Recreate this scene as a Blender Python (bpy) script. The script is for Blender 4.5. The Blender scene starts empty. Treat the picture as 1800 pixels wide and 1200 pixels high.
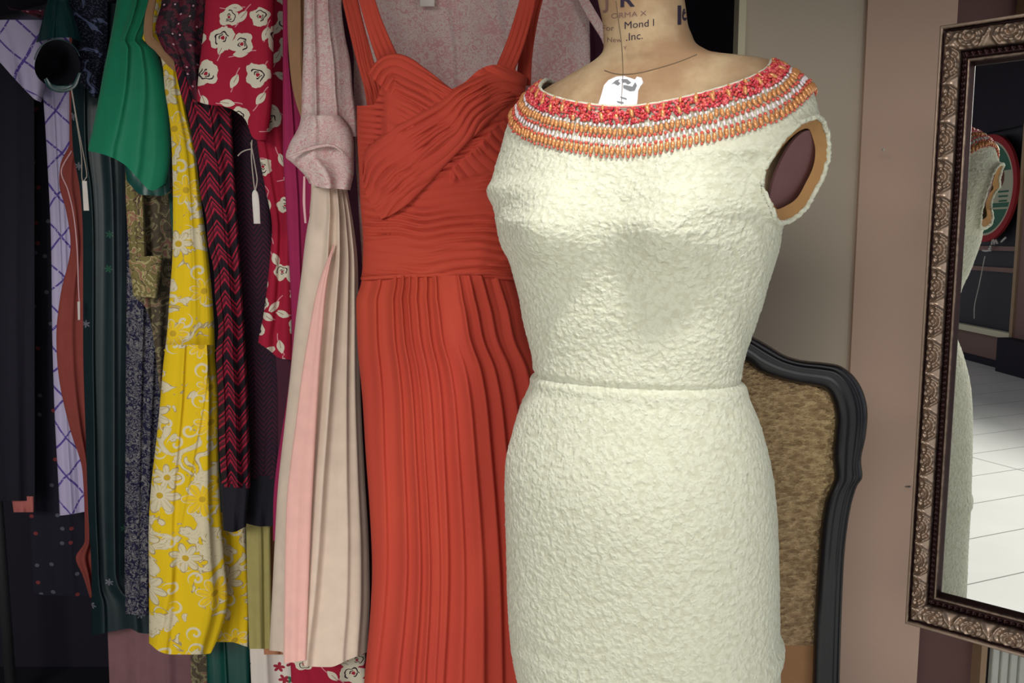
import bpy, bmesh, math, random
import numpy as np
from mathutils import Vector, Matrix
from mathutils.bvhtree import BVHTree
random.seed(7); RNG = np.random.default_rng(7)
SC = bpy.context.scene; COL = SC.collection
PI = math.pi

# ------------------------------------------------------------ camera
FPX = 1500.0; PITCH = math.radians(7.0); CAMZ = 1.30
cam = bpy.data.cameras.new('camera'); camo = bpy.data.objects.new('camera', cam); COL.objects.link(camo)
cam.lens = FPX/1800*36; cam.sensor_width = 36; cam.clip_start = .02
camo.location = (0, 0, CAMZ); camo.rotation_euler = (PI/2-PITCH, 0, 0)
SC.camera = camo
CT, ST = math.cos(PITCH), math.sin(PITCH)
def P(px, py, Y):
    """world point seen at pixel (px,py) and lying at depth Y (arrays welcome)"""
    a = (np.asarray(px, float)-900)/FPX; b = (600-np.asarray(py, float))/FPX
    dy = CT+b*ST; dz = -ST+b*CT
    k = Y/dy
    return np.stack(np.broadcast_arrays(a*k, Y+0*k, CAMZ+dz*k), -1)
def proj(p):
    p = np.asarray(p, float); x = p[..., 0]; y = p[..., 1]; z = p[..., 2]-CAMZ
    d = y*CT-z*ST; u = y*ST+z*CT
    return 900+FPX*x/d, 600-FPX*u/d

# ------------------------------------------------------------ light, exposure
SC.view_settings.view_transform = 'Standard'; SC.view_settings.look = 'None'
SC.view_settings.exposure = 0.0; SC.view_settings.gamma = 1.0; SC.view_settings.use_curve_mapping = False
W = bpy.data.worlds.new('daylight'); SC.world = W; W.use_nodes = True
bg = W.node_tree.nodes['Background']; bg.inputs[0].default_value = (.88, .90, 1.0, 1); bg.inputs[1].default_value = 0.40
def area(name, loc, target, size, power, color, sy=None):
    l = bpy.data.lights.new(name, 'AREA'); l.energy = power; l.color = color; l.size = size
    if sy: l.shape = 'RECTANGLE'; l.size_y = sy
    o = bpy.data.objects.new(name, l); COL.objects.link(o); o.location = loc
    o.rotation_euler = (Vector(target)-Vector(loc)).to_track_quat('-Z', 'Y').to_euler(); return o
area('assumed_left_key_light', (-1.7, -2.8, 2.5), (0.15, 1.4, 1.1), 2.4, 124, (1.0, .975, .93), 1.2)  # added area lamp for assumed daylight from the left; no window built
area('wall_fill_light', (2.5, -2.3, 1.6), (0.8, 1.9, 1.15), 1.3, 15, (1.0, .96, .90), 1.1)  # added fill lamp, brightens the right wall; no doorway stands there
def lamp(name, kind, loc, target, power, color, **k):
    l = bpy.data.lights.new(name, kind); l.energy = power; l.color = color
    for a, v in k.items(): setattr(l, a, v)
    o = bpy.data.objects.new(name, l); COL.objects.link(o); o.location = loc
    o.rotation_euler = (Vector(target)-Vector(loc)).to_track_quat('-Z', 'Y').to_euler(); return o
lamp('chest_fill_spot', 'SPOT', (0.22, 0.42, 2.5), (0.03, 1.0, 1.14), 90, (1.0, .98, .94), spot_size=math.radians(24), spot_blend=.7, shadow_soft_size=.09)  # added spot, cone narrowed to brighten the chest and miss the neck
lamp('sun', 'SUN', (-2, 0, 6), (-2.2, .45, 0), 2.2, (1.0, .99, .95), angle=math.radians(12))

# ------------------------------------------------------------ helpers
def lin(v): v /= 255.0; return v/12.92 if v <= .04045 else ((v+.055)/1.055)**2.4
def C(r, g, b): return (lin(r), lin(g), lin(b), 1)
def tag(o, label=None, cat=None, group=None, kind=None):
    if label: o['label'] = label
    if cat: o['category'] = cat
    if group: o['group'] = group
    if kind: o['kind'] = kind
    return o
def empty(name, loc, label, cat, group=None):
    o = bpy.data.objects.new(name, None); COL.objects.link(o); o.location = loc; o.empty_display_size = .05
    tag(o, label, cat, group); return o
def link(name, me, mat=None, parent=None, smooth=True):
    if mat is not None:
        for m in (mat if isinstance(mat, (list, tuple)) else [mat]): me.materials.append(m)
    if smooth: me.polygons.foreach_set('use_smooth', np.ones(len(me.polygons), bool))
    me.update()
    o = bpy.data.objects.new(name, me); COL.objects.link(o)
    if parent is not None:
        o.parent = parent; o.matrix_parent_inverse = Matrix.Translation(-Vector(parent.location)) if parent.type == 'EMPTY' else Matrix.Identity(4)
    return o
def grid_mesh(name, V, uv=None, wrap=False, mask=None, attr=None):
    """V (n,m,3) grid -> mesh of quads; wrap joins the last column to the first"""
    n, m = V.shape[:2]
    me = bpy.data.meshes.new(name)
    idx = np.arange(n*m).reshape(n, m)
    jj = np.arange(m if wrap else m-1); j2 = (jj+1) % m
    a = idx[:-1][:, jj]; b = idx[:-1][:, j2]; c = idx[1:][:, j2]; d = idx[1:][:, jj]
    F = np.stack([a, d, c, b], -1).reshape(-1, 4)
    if uv is not None:
        u0 = uv[:, :, :]
        if wrap: u1 = np.concatenate([uv, uv[:, :1]+np.array([uv[0, -1, 0]-uv[0, 0, 0], 0])*(m/(m-1))], 1)
        else: u1 = uv
        A = u1[:-1][:, jj]; B = u1[:-1][:, jj+1]; Cc = u1[1:][:, jj+1]; D = u1[1:][:, jj]
        U = np.stack([A, D, Cc, B], 2).reshape(-1, 4, 2)
    if mask is not None:
        k = mask.reshape(-1)[F].all(1); F = F[k]
        if uv is not None: U = U[k]
    me.vertices.add(n*m); me.vertices.foreach_set('co', V.reshape(-1).astype(np.float32))
    me.loops.add(F.size); me.loops.foreach_set('vertex_index', F.reshape(-1).astype(np.int32))
    me.polygons.add(len(F)); me.polygons.foreach_set('loop_start', np.arange(0, F.size, 4, dtype=np.int32))
    if uv is not None:
        l = me.uv_layers.new(name='UVMap'); l.data.foreach_set('uv', U.reshape(-1).astype(np.float32))
    me.update(calc_edges=True)
    if attr is not None:
        at = me.attributes.new('relief', 'FLOAT', 'POINT'); at.data.foreach_set('value', attr.reshape(-1).astype(np.float32))
    if mask is not None:
        bm = bmesh.new(); bm.from_mesh(me)
        bmesh.ops.delete(bm, geom=[v for v in bm.verts if not v.link_faces], context='VERTS')
        bm.to_mesh(me); bm.free()
    return me
def bm_link(name, bm, mat, parent=None, smooth=True):
    me = bpy.data.meshes.new(name); bmesh.ops.recalc_face_normals(bm, faces=bm.faces); bm.to_mesh(me); bm.free()
    return link(name, me, mat, parent, smooth)
def box_bm(x0, x1, y0, y1, z0, z1, bm=None, bev=0):
    b = bmesh.new()
    bmesh.ops.create_cube(b, size=1, matrix=Matrix.Translation(((x0+x1)/2, (y0+y1)/2, (z0+z1)/2)) @ Matrix.Diagonal((x1-x0, y1-y0, z1-z0, 1)))
    if bev: bmesh.ops.bevel(b, geom=b.edges[:]+b.verts[:], offset=bev, segments=2, affect='EDGES', profile=.5)
    if bm is None: return b
    me = bpy.data.meshes.new('t'); b.to_mesh(me); b.free(); bm.from_mesh(me); bpy.data.meshes.remove(me); return bm
def tube(name, pts, r, mat, parent=None, seg=8, closed=False, rr=None):
    """tube mesh through the points"""
    p = np.array(pts, float); n = len(p)
    if closed: t = np.roll(p, -1, 0)-np.roll(p, 1, 0)
    else: t = np.gradient(p, axis=0)
    t /= np.linalg.norm(t, axis=1)[:, None]+1e-9
    up = np.array([0, 0, 1.0]); 
    if abs(t[:, 2]).mean() > .8: up = np.array([1.0, 0, 0])
    s = np.cross(t, up); s /= np.linalg.norm(s, axis=1)[:, None]+1e-9
    q = np.cross(s, t)
    a = np.linspace(0, 2*PI, seg, endpoint=False)
    R = (np.array(rr) if rr is not None else np.full(n, r))[:, None, None]
    V = p[:, None, :]+R*(np.cos(a)[None, :, None]*s[:, None, :]+np.sin(a)[None, :, None]*q[:, None, :])
    if closed: V = np.concatenate([V, V[:1]], 0)
    else:
        V = np.concatenate([p[:1, None, :]+0*V[:1], V, p[-1:, None, :]+0*V[:1]], 0)
    me = grid_mesh(name, V, wrap=True); return link(name, me, mat, parent)
def spl(pts, n=60, smooth=True):
    """Catmull-Rom through 2-D/3-D points"""
    p = np.array(pts, float)
    if len(p) < 3 or not smooth:
        t = np.linspace(0, len(p)-1, n); return np.stack([np.interp(t, range(len(p)), p[:, k]) for k in range(p.shape[1])], -1)
    q = np.vstack([2*p[0]-p[1], p, 2*p[-1]-p[-2]])
    t = np.linspace(0, len(p)-1-1e-6, n); i = t.astype(int); f = (t-i)[:, None]
    a, b, c, d = q[i], q[i+1], q[i+2], q[i+3]
    return .5*((2*b)+(-a+c)*f+(2*a-5*b+4*c-d)*f**2+(-a+3*b-3*c+d)*f**3)
def curve1(tab):
    """smooth 1-D interpolant through (key,value) pairs"""
    t = sorted(tab); xs = np.array([a for a, _ in t], float); ys = np.array([b for _, b in t], float)
    m = np.gradient(ys, xs) if len(xs) > 2 else np.full(len(xs), (ys[-1]-ys[0])/(xs[-1]-xs[0]))
    sl = np.diff(ys)/np.diff(xs)
    for i in range(1, len(xs)-1):
        if sl[i-1]*sl[i] <= 0: m[i] = 0
        else: m[i] = np.sign(sl[i])*min(abs(m[i]), 2.5*min(abs(sl[i-1]), abs(sl[i])))
    def f(x):
        x = np.clip(np.asarray(x, float), xs[0], xs[-1]); i = np.clip(np.searchsorted(xs, x, 'right')-1, 0, len(xs)-2)
        h = xs[i+1]-xs[i]; u = (x-xs[i])/h
        return (2*u**3-3*u**2+1)*ys[i]+(u**3-2*u**2+u)*h*m[i]+(-2*u**3+3*u**2)*ys[i+1]+(u**3-u**2)*h*m[i+1]
    return f
def ss(a, b, x): u = np.clip((x-a)/(b-a), 0, 1); return u*u*(3-2*u)

# ------------------------------------------------------------ a small node language for procedural cloth
class X:
    def __init__(s, T, o): s.T = T; s.o = o
    def _m(s, op, b=None, c=None): return s.T.math(op, s, b, c)
    def __add__(s, b): return s._m('ADD', b)
    __radd__ = __add__
    def __sub__(s, b): return s._m('SUBTRACT', b)
    def __rsub__(s, b): return s.T.math('SUBTRACT', b, s)
    def __mul__(s, b): return s._m('MULTIPLY', b)
    __rmul__ = __mul__
    def __truediv__(s, b): return s._m('DIVIDE', b)
    def __rtruediv__(s, b): return s.T.math('DIVIDE', b, s)
    def lt(s, b): return s._m('LESS_THAN', b)
    def gt(s, b): return s._m('GREATER_THAN', b)
    def abs(s): return s._m('ABSOLUTE')
    def sin(s): return s._m('SINE')
    def cos(s): return s._m('COSINE')
    def fract(s): return s._m('FRACT')
    def sqrt(s): return s._m('SQRT')
    def max(s, b): return s._m('MAXIMUM', b)
    def min(s, b): return s._m('MINIMUM', b)
    def pow(s, b): return s._m('POWER', b)
    def step(s, a, b):
        n = s.T.nt.nodes.new('ShaderNodeMapRange'); n.interpolation_type = 'SMOOTHSTEP'
        s.T.put(n.inputs[0], s); n.inputs[1].default_value = a; n.inputs[2].default_value = b; return X(s.T, n.outputs[0])
class TREE:
    def __init__(s, mat):
        s.mat = mat; s.nt = mat.node_tree; s.N = s.nt.nodes; s.L = s.nt.links; s.bsdf = s.N['Principled BSDF']
        tc = s.N.new('ShaderNodeTexCoord'); s.tc = tc; s.uvv = X(s, tc.outputs['UV']); s.objv = X(s, tc.outputs['Object'])
        s.u, s.v, _ = s.sep(s.uvv)
    def put(s, sock, v):
        if isinstance(v, X): s.L.new(v.o, sock)
        else: sock.default_value = v
    def math(s, op, a, b=None, c=None):
        n = s.N.new('ShaderNodeMath'); n.operation = op; s.put(n.inputs[0], a)
        if b is not None: s.put(n.inputs[1], b)
        if c is not None: s.put(n.inputs[2], c)
        return X(s, n.outputs[0])
    def sep(s, v):
        n = s.N.new('ShaderNodeSeparateXYZ'); s.put(n.inputs[0], v); return [X(s, o) for o in n.outputs]
    def vec(s, x, y, z=0.0):
        n = s.N.new('ShaderNodeCombineXYZ'); s.put(n.inputs[0], x); s.put(n.inputs[1], y); s.put(n.inputs[2], z); return X(s, n.outputs[0])
    def noise(s, vec, scale, detail=2.0, rough=.5, dist=0.0, dims='3D', col=False):
        n = s.N.new('ShaderNodeTexNoise'); n.noise_dimensions = dims; s.put(n.inputs['Vector'], vec)
        n.inputs['Scale'].default_value = scale; n.inputs['Detail'].default_value = detail; n.inputs['Roughness'].default_value = rough; n.inputs['Distortion'].default_value = dist
        return X(s, n.outputs[1 if col else 0])
    def voro(s, vec, scale, rnd=1.0, feature='F1', dims='2D'):
        n = s.N.new('ShaderNodeTexVoronoi'); n.voronoi_dimensions = dims; n.feature = feature; s.put(n.inputs['Vector'], vec)
        n.inputs['Scale'].default_value = scale; n.inputs['Randomness'].default_value = rnd; return n
    def mix(s, f, a, b):
        n = s.N.new('ShaderNodeMix'); n.data_type = 'RGBA'; s.put(n.inputs[0], f); s.put(n.inputs[6], a); s.put(n.inputs[7], b); return X(s, n.outputs[2])
    def bump(s, h, dist, strength=1.0):
        n = s.N.new('ShaderNodeBump'); n.inputs['Distance'].default_value = dist; n.inputs['Strength'].default_value = strength
        s.put(n.inputs['Height'], h); s.L.new(n.outputs[0], s.bsdf.inputs['Normal']); return n
    def attr(s, name):
        n = s.N.new('ShaderNodeAttribute'); n.attribute_name = name; return X(s, n.outputs['Fac'])
    def local(s, scale, rnd, ox=0.0, oy=0.0, uu=None, vv=None):
        """random motif cells: local x,y (metres, randomly turned), random value"""
        u = (s.u if uu is None else uu)+ox; v = (s.v if vv is None else vv)+oy
        vo = s.voro(s.vec(u, v), scale, rnd); px, py, _ = s.sep(X(s, vo.outputs['Position'])); r1, r2, r3 = s.sep(X(s, vo.outputs['Color']))
        x = u-px; y = v-py; a = r1*6.283; ca = a.cos(); sa = a.sin()
        return x*ca-y*sa, x*sa+y*ca, r2, r3
def M(name, fn=None, color=None, rough=.85, sheen=0.0, metal=0.0, trans=0.0, spec=.3, weave=True, coat=0.0):
    m = bpy.data.materials.new(name); m.use_nodes = True; T = TREE(m); b = T.bsdf
    b.inputs['Roughness'].default_value = rough; b.inputs['Metallic'].default_value = metal
    b.inputs['Specular IOR Level'].default_value = spec; b.inputs['Coat Weight'].default_value = coat
    if sheen: b.inputs['Sheen Weight'].default_value = sheen; b.inputs['Sheen Roughness'].default_value = .5
    c = color
    if fn: c = fn(T)
    if isinstance(c, X): T.L.new(c.o, b.inputs['Base Color'])
    else:
        if weave:
            n = T.noise(T.objv, 35, 3); T.L.new(T.mix(n, tuple(v*.86 for v in c[:3])+(1,), tuple(min(1, v*1.12) for v in c[:3])+(1,)).o, b.inputs['Base Color'])
        else: b.inputs['Base Color'].default_value = c
    if trans:
        out = [n for n in T.N if n.type == 'OUTPUT_MATERIAL'][0]; tr = T.N.new('ShaderNodeBsdfTranslucent'); mx = T.N.new('ShaderNodeMixShader')
        mx.inputs[0].default_value = trans
        src = b.inputs['Base Color'].links[0].from_socket if b.inputs['Base Color'].links else None
        if src: T.L.new(src, tr.inputs[0])
        else: tr.inputs[0].default_value = b.inputs['Base Color'].default_value
        T.L.new(b.outputs[0], mx.inputs[1]); T.L.new(tr.outputs[0], mx.inputs[2]); T.L.new(mx.outputs[0], out.inputs[0])
    return m
# ------------------------------------------------------------ materials
def fine_weave(T, k=1.0): T.bump(T.noise(T.vec(T.u*900, T.v*900), 1.0, 1.0), .0003*k, .5)
def f_boucle(T):
    vec = T.objv; w = T.noise(vec, 120, 2, col=True)
    n = T.N.new('ShaderNodeVectorMath'); n.operation = 'SCALE'; T.L.new(w.o, n.inputs[0]); n.inputs['Scale'].default_value = .010
    a = T.N.new('ShaderNodeVectorMath'); a.operation = 'ADD'; T.L.new(vec.o, a.inputs[0]); T.L.new(n.outputs[0], a.inputs[1])
    vo = T.voro(X(T, a.outputs[0]), 175, 1.0, 'SMOOTH_F1', '3D'); d = X(T, vo.outputs['Distance'])
    g = T.noise(vec, 420, 3, .6)
    h = (1.0-d*1.6)+g*.35
    T.bump(h, .0016, .9)
    pit = h.step(.15, .62)
    return T.mix(pit, C(193, 193, 170), C(203, 204, 184))
def f_red_floral(T):
    base = C(156, 20, 50); white = C(206, 198, 178); dark = C(40, 22, 34)
    x, y, r2, r3 = T.local(17, .75)
    r = (x*x+y*y).sqrt(); th = T.math('ARCTAN2', y, x)
    R = .0170*(1.0+(th*3.0+r3*6.0).cos()*.10+(th*5.0+r2*9.0).cos()*.09+T.noise(T.vec(T.u, T.v), 120, 1, .5, 0, '2D')*.3-.15)*(.75+r2*.45)
    rose = r.lt(R)
    q = r/R
    swirl = (q-.55-(th*1.0+r2*6.0).sin()*.13).abs().lt(.055)*(th+r3*4.0).sin().gt(-.35)
    swirl2 = (q-.28).abs().lt(.05)*(th*2.0).sin().gt(-.3)
    core = q.lt(.16)
    # leaves
    x2, y2, s2, s3 = T.local(24, .8, 3.37, 1.91)
    k = x2/.0125; leaf = (y2.abs()/.0062).lt(1.0-k*k)
    vein = (y2.abs()).lt(.0006)*k.lt(.2)
    stem = ((y2-(x2*90.0).sin()*.003).abs()).lt(.00075)*(x2.abs()).lt(.024)
    c = T.mix(stem, base, C(205, 140, 150)); c = T.mix(leaf, c, white); c = T.mix(vein*leaf, c, C(150, 120, 110))
    c = T.mix(rose, c, white); c = T.mix(swirl.max(swirl2)*rose, c, dark); c = T.mix(core*rose, c, base)
    fine_weave(T); return c
def f_yellow(T):
    ye = C(226, 190, 20); cream = C(216, 204, 172); grey = C(170, 150, 110)
    big = T.noise(T.vec(T.u, T.v), 9, 2, .5, .6, '2D'); g2 = T.noise(T.vec(T.u, T.v), 26, 2, .55, 1.2, '2D')
    blot = (big*.6+g2*.4)
    c = T.mix(blot.gt(.53), ye, cream)
    edge = (blot-.53).abs().lt(.006); c = T.mix(edge, c, grey)
    cont = ((blot*13.0).fract()-.5).abs().lt(.05)*blot.gt(.53); c = T.mix(cont*.6, c, grey)
    x, y, r2, r3 = T.local(11, .8)
    r = (x*x+y*y).sqrt(); th = T.math('ARCTAN2', y, x)
    pet = (th*3.5).cos().abs(); R = .032*(.45+.55*pet)*(.7+r2*.5)
    fl = r.lt(R); ol = (r-R).abs().lt(.0012); core = r.lt(.006)
    fc = T.mix(r3.gt(.45), cream, C(236, 196, 30)); c = T.mix(fl, c, fc)
    vein = ((th*14.0).sin().gt(.6))*fl*r.gt(.010); c = T.mix(vein*.35, c, grey)
    c = T.mix(ol, c, T.mix(r3.gt(.45), grey, cream)); c = T.mix(core, c, C(196, 160, 40))
    # little scrolls
    x2, y2, s2, s3 = T.local(19, .9, 5.1, 2.3)
    rr = (x2*x2+y2*y2).sqrt(); t2 = T.math('ARCTAN2', y2, x2)
    sp = ((rr*420.0-t2*1.0)/6.283).fract(); scroll = (sp-.5).abs().lt(.17)*rr.lt(.0155)
    c = T.mix(scroll*(1.0-fl), c, cream)
    fine_weave(T); return c
def f_chevron(T):
    dark = C(40, 14, 26); red = C(158, 24, 52); mid = C(96, 18, 40)
    p = .034; tri = ((T.u/p).fract()-.5).abs()*2.0
    nz = T.noise(T.vec(T.u, T.v), 60, 2, .5, 0, '2D')
    w = (T.v+tri*.026+nz*.003)
    a = (w/.0105).fract(); b = (w/.042).fract()
    c = T.mix(a.gt(.5), dark, red); c = T.mix(b.gt(.72), c, C(24, 14, 24)); c = T.mix((b.gt(.30)*b.lt(.42)), c, mid)
    T.bump(a, .0012, .7)
    return c
def f_lattice(T):
    base = C(186, 176, 208); line = C(88, 70, 150)
    nz = T.noise(T.vec(T.u, T.v), 9, 1, .5, 0, '2D')*.03
    a = ((T.u*.9+T.v*.75+nz)/.075).fract(); b = ((T.u*.9-T.v*.75+nz)/.075).fract()
    l = (a-.5).abs().lt(.035).max((b-.5).abs().lt(.035))
    pat = T.noise(T.vec(T.u, T.v), 160, 2, .6, 0, '2D').gt(.36)
    fine_weave(T); return T.mix(l*pat, base, line)
def f_speck(dark, light, sc=85, th=.53, dist=1.5):
    def f(T):
        n = T.noise(T.vec(T.u, T.v), sc, 2, .6, dist, '2D'); m = T.noise(T.vec(T.u, T.v), 14, 1, .5, 0, '2D')
        k = (n+m*.10); line = (k-.58).abs().lt(.035).max(k.gt(th+.14)); fine_weave(T); return T.mix(line, dark, light)
    return f
def f_tweed(T):
    n = T.noise(T.vec(T.u, T.v), 260, 2, .6, .4, '2D'); m = T.noise(T.vec(T.u*1.0, T.v), 30, 2, .5, 1.0, '2D')
    T.bump(n, .002, .8); c = T.mix(n.gt(.58), C(22, 24, 40), C(78, 84, 110)); return T.mix(m.gt(.66), c, C(110, 120, 160))
def f_olive(T):
    n = T.noise(T.vec(T.u, T.v), 34, 2, .5, 2.0, '2D'); k = (n*7.0).fract()
    c = T.mix(n.gt(.52), C(84, 74, 58), C(140, 130, 96)); c = T.mix(k.lt(.10), c, C(60, 46, 48)); c = T.mix(n.gt(.66), c, C(122, 84, 74)); fine_weave(T); return c
def f_cuff(T):
    n = T.noise(T.vec(T.u, T.v), 42, 2, .5, 2.0, '2D')
    c = T.mix(n.gt(.5), C(120, 110, 66), C(168, 158, 108)); c = T.mix((n-.5).abs().lt(.02), c, C(84, 62, 56)); c = T.mix(n.gt(.62), c, C(150, 106, 86)); fine_weave(T); return c
def f_polka(T):
    x, y, r2, r3 = T.local(22, .8); r = (x*x+y*y).sqrt(); d = r.lt(.0052)*r2.gt(.25)
    return T.mix(d, C(26, 24, 38), T.mix(r3.gt(.55), C(84, 84, 96), C(120, 48, 50)))
def f_greenblack(T):
    x, y, r2, r3 = T.local(15, .9); r = (x*x+y*y).sqrt(); th = T.math('ARCTAN2', y, x)
    m = r.lt(.009*(th*3.0).cos().abs())*r2.gt(.35)
    n = T.noise(T.vec(T.u, T.v), 20, 1, .5, 0, '2D')
    return T.mix(m, T.mix(n, C(13, 30, 36), C(20, 42, 46)), T.mix(r3.gt(.5), C(40, 84, 66), C(110, 110, 120)))
def f_maroon(T):
    x, y, r2, r3 = T.local(60, 1.0); r = (x*x+y*y).sqrt(); m = r.lt(.0016)*r2.gt(.5)
    n = T.noise(T.vec(T.u, T.v), 70, 3, .6, 0, '2D'); T.bump(n, .003, .8)
    return T.mix(m, T.mix(n.gt(.52), C(30, 14, 26), C(84, 20, 38)), C(190, 150, 160))
def f_darkchev(T):
    tri = ((T.u/.030).fract()-.5).abs()*2.0; a = ((T.v+tri*.022)/.010).fract()
    n = T.noise(T.vec(T.u, T.v), 12, 1, .5, 0, '2D')
    return T.mix(a.gt(.5), C(26, 18, 34), T.mix(n, C(34, 20, 36), C(82, 22, 44)))
def f_pinkfloral(T):
    n = T.noise(T.vec(T.u, T.v), 105, 2, .55, 2.0, '2D'); k = (n-.5).abs()
    m = T.noise(T.vec(T.u, T.v), 15, 2, .5, .5, '2D')
    c = T.mix(k.lt(.045), C(212, 194, 188), C(202, 152, 154)); c = T.mix(m.step(.48, .62)*.7, c, T.mix(n.gt(.52), C(214, 188, 182), C(202, 138, 142))); fine_weave(T); return c
def f_smallfloral(T):
    x, y, r2, r3 = T.local(30, .9); r = (x*x+y*y).sqrt(); th = T.math('ARCTAN2', y, x); m = r.lt(.011*(.4+.6*(th*2.5).cos().abs()))*r2.gt(.4)
    fine_weave(T); return T.mix(m, C(226, 214, 204), T.mix(r3.gt(.4), C(160, 40, 60), C(60, 110, 80)))
def f_orange(T):
    n = T.noise(T.objv, 6, 2, .5); w = T.noise(T.vec(T.u*1400, T.v*1400), 1.0, 1.0); T.bump(w, .0003, .5)
    return T.mix(n, C(180, 64, 55), C(194, 78, 56))
def f_wall(a, b, rough=.0004):
    def f(T):
        n = T.noise(T.objv, 1.6, 3, .5); m = T.noise(T.objv, 180, 2, .5); T.bump(m, rough, .6); return T.mix(n, a, b)
    return f
def f_tile(T):
    x, y, z = T.sep(T.objv)
    ca, sa = math.cos(math.radians(-107)), math.sin(math.radians(-107))
    u = (x*ca+y*sa)/3.2+.4; v = (y*ca-x*sa)/.345+.85
    g = (u.fract()-.5).abs().gt(.4985).max((v.fract()-.5).abs().gt(.490))
    n = T.noise(T.objv, 3, 3)
    return T.mix(g, T.mix(n, C(214, 214, 208), C(230, 232, 226)), C(140, 138, 134))
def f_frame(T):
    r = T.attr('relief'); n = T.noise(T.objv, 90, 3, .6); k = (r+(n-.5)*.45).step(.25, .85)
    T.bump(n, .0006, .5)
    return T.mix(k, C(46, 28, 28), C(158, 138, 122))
def f_canvas(T):
    n = T.noise(T.objv, 14, 4, .6); m = T.noise(T.objv, 5, 2); T.bump(T.noise(T.objv, 700, 1), .0003, .5)
    return T.mix(n.step(.35, .7), T.mix(m, C(160, 130, 98), C(142, 108, 80)), C(182, 158, 124))
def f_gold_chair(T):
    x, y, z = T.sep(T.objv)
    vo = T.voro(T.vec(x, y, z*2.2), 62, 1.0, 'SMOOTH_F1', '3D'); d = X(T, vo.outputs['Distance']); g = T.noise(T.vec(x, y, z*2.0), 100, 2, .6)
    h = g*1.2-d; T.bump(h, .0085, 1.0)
    n = T.noise(T.objv, 2.2, 1); k = h.step(-.2, .55); return T.mix(k, T.mix(n, C(138, 108, 84), C(152, 126, 84)), T.mix(n, C(186, 152, 120), C(206, 182, 130)))  # crinkle shading put into the colour: hollows darker, crests lighter
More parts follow.
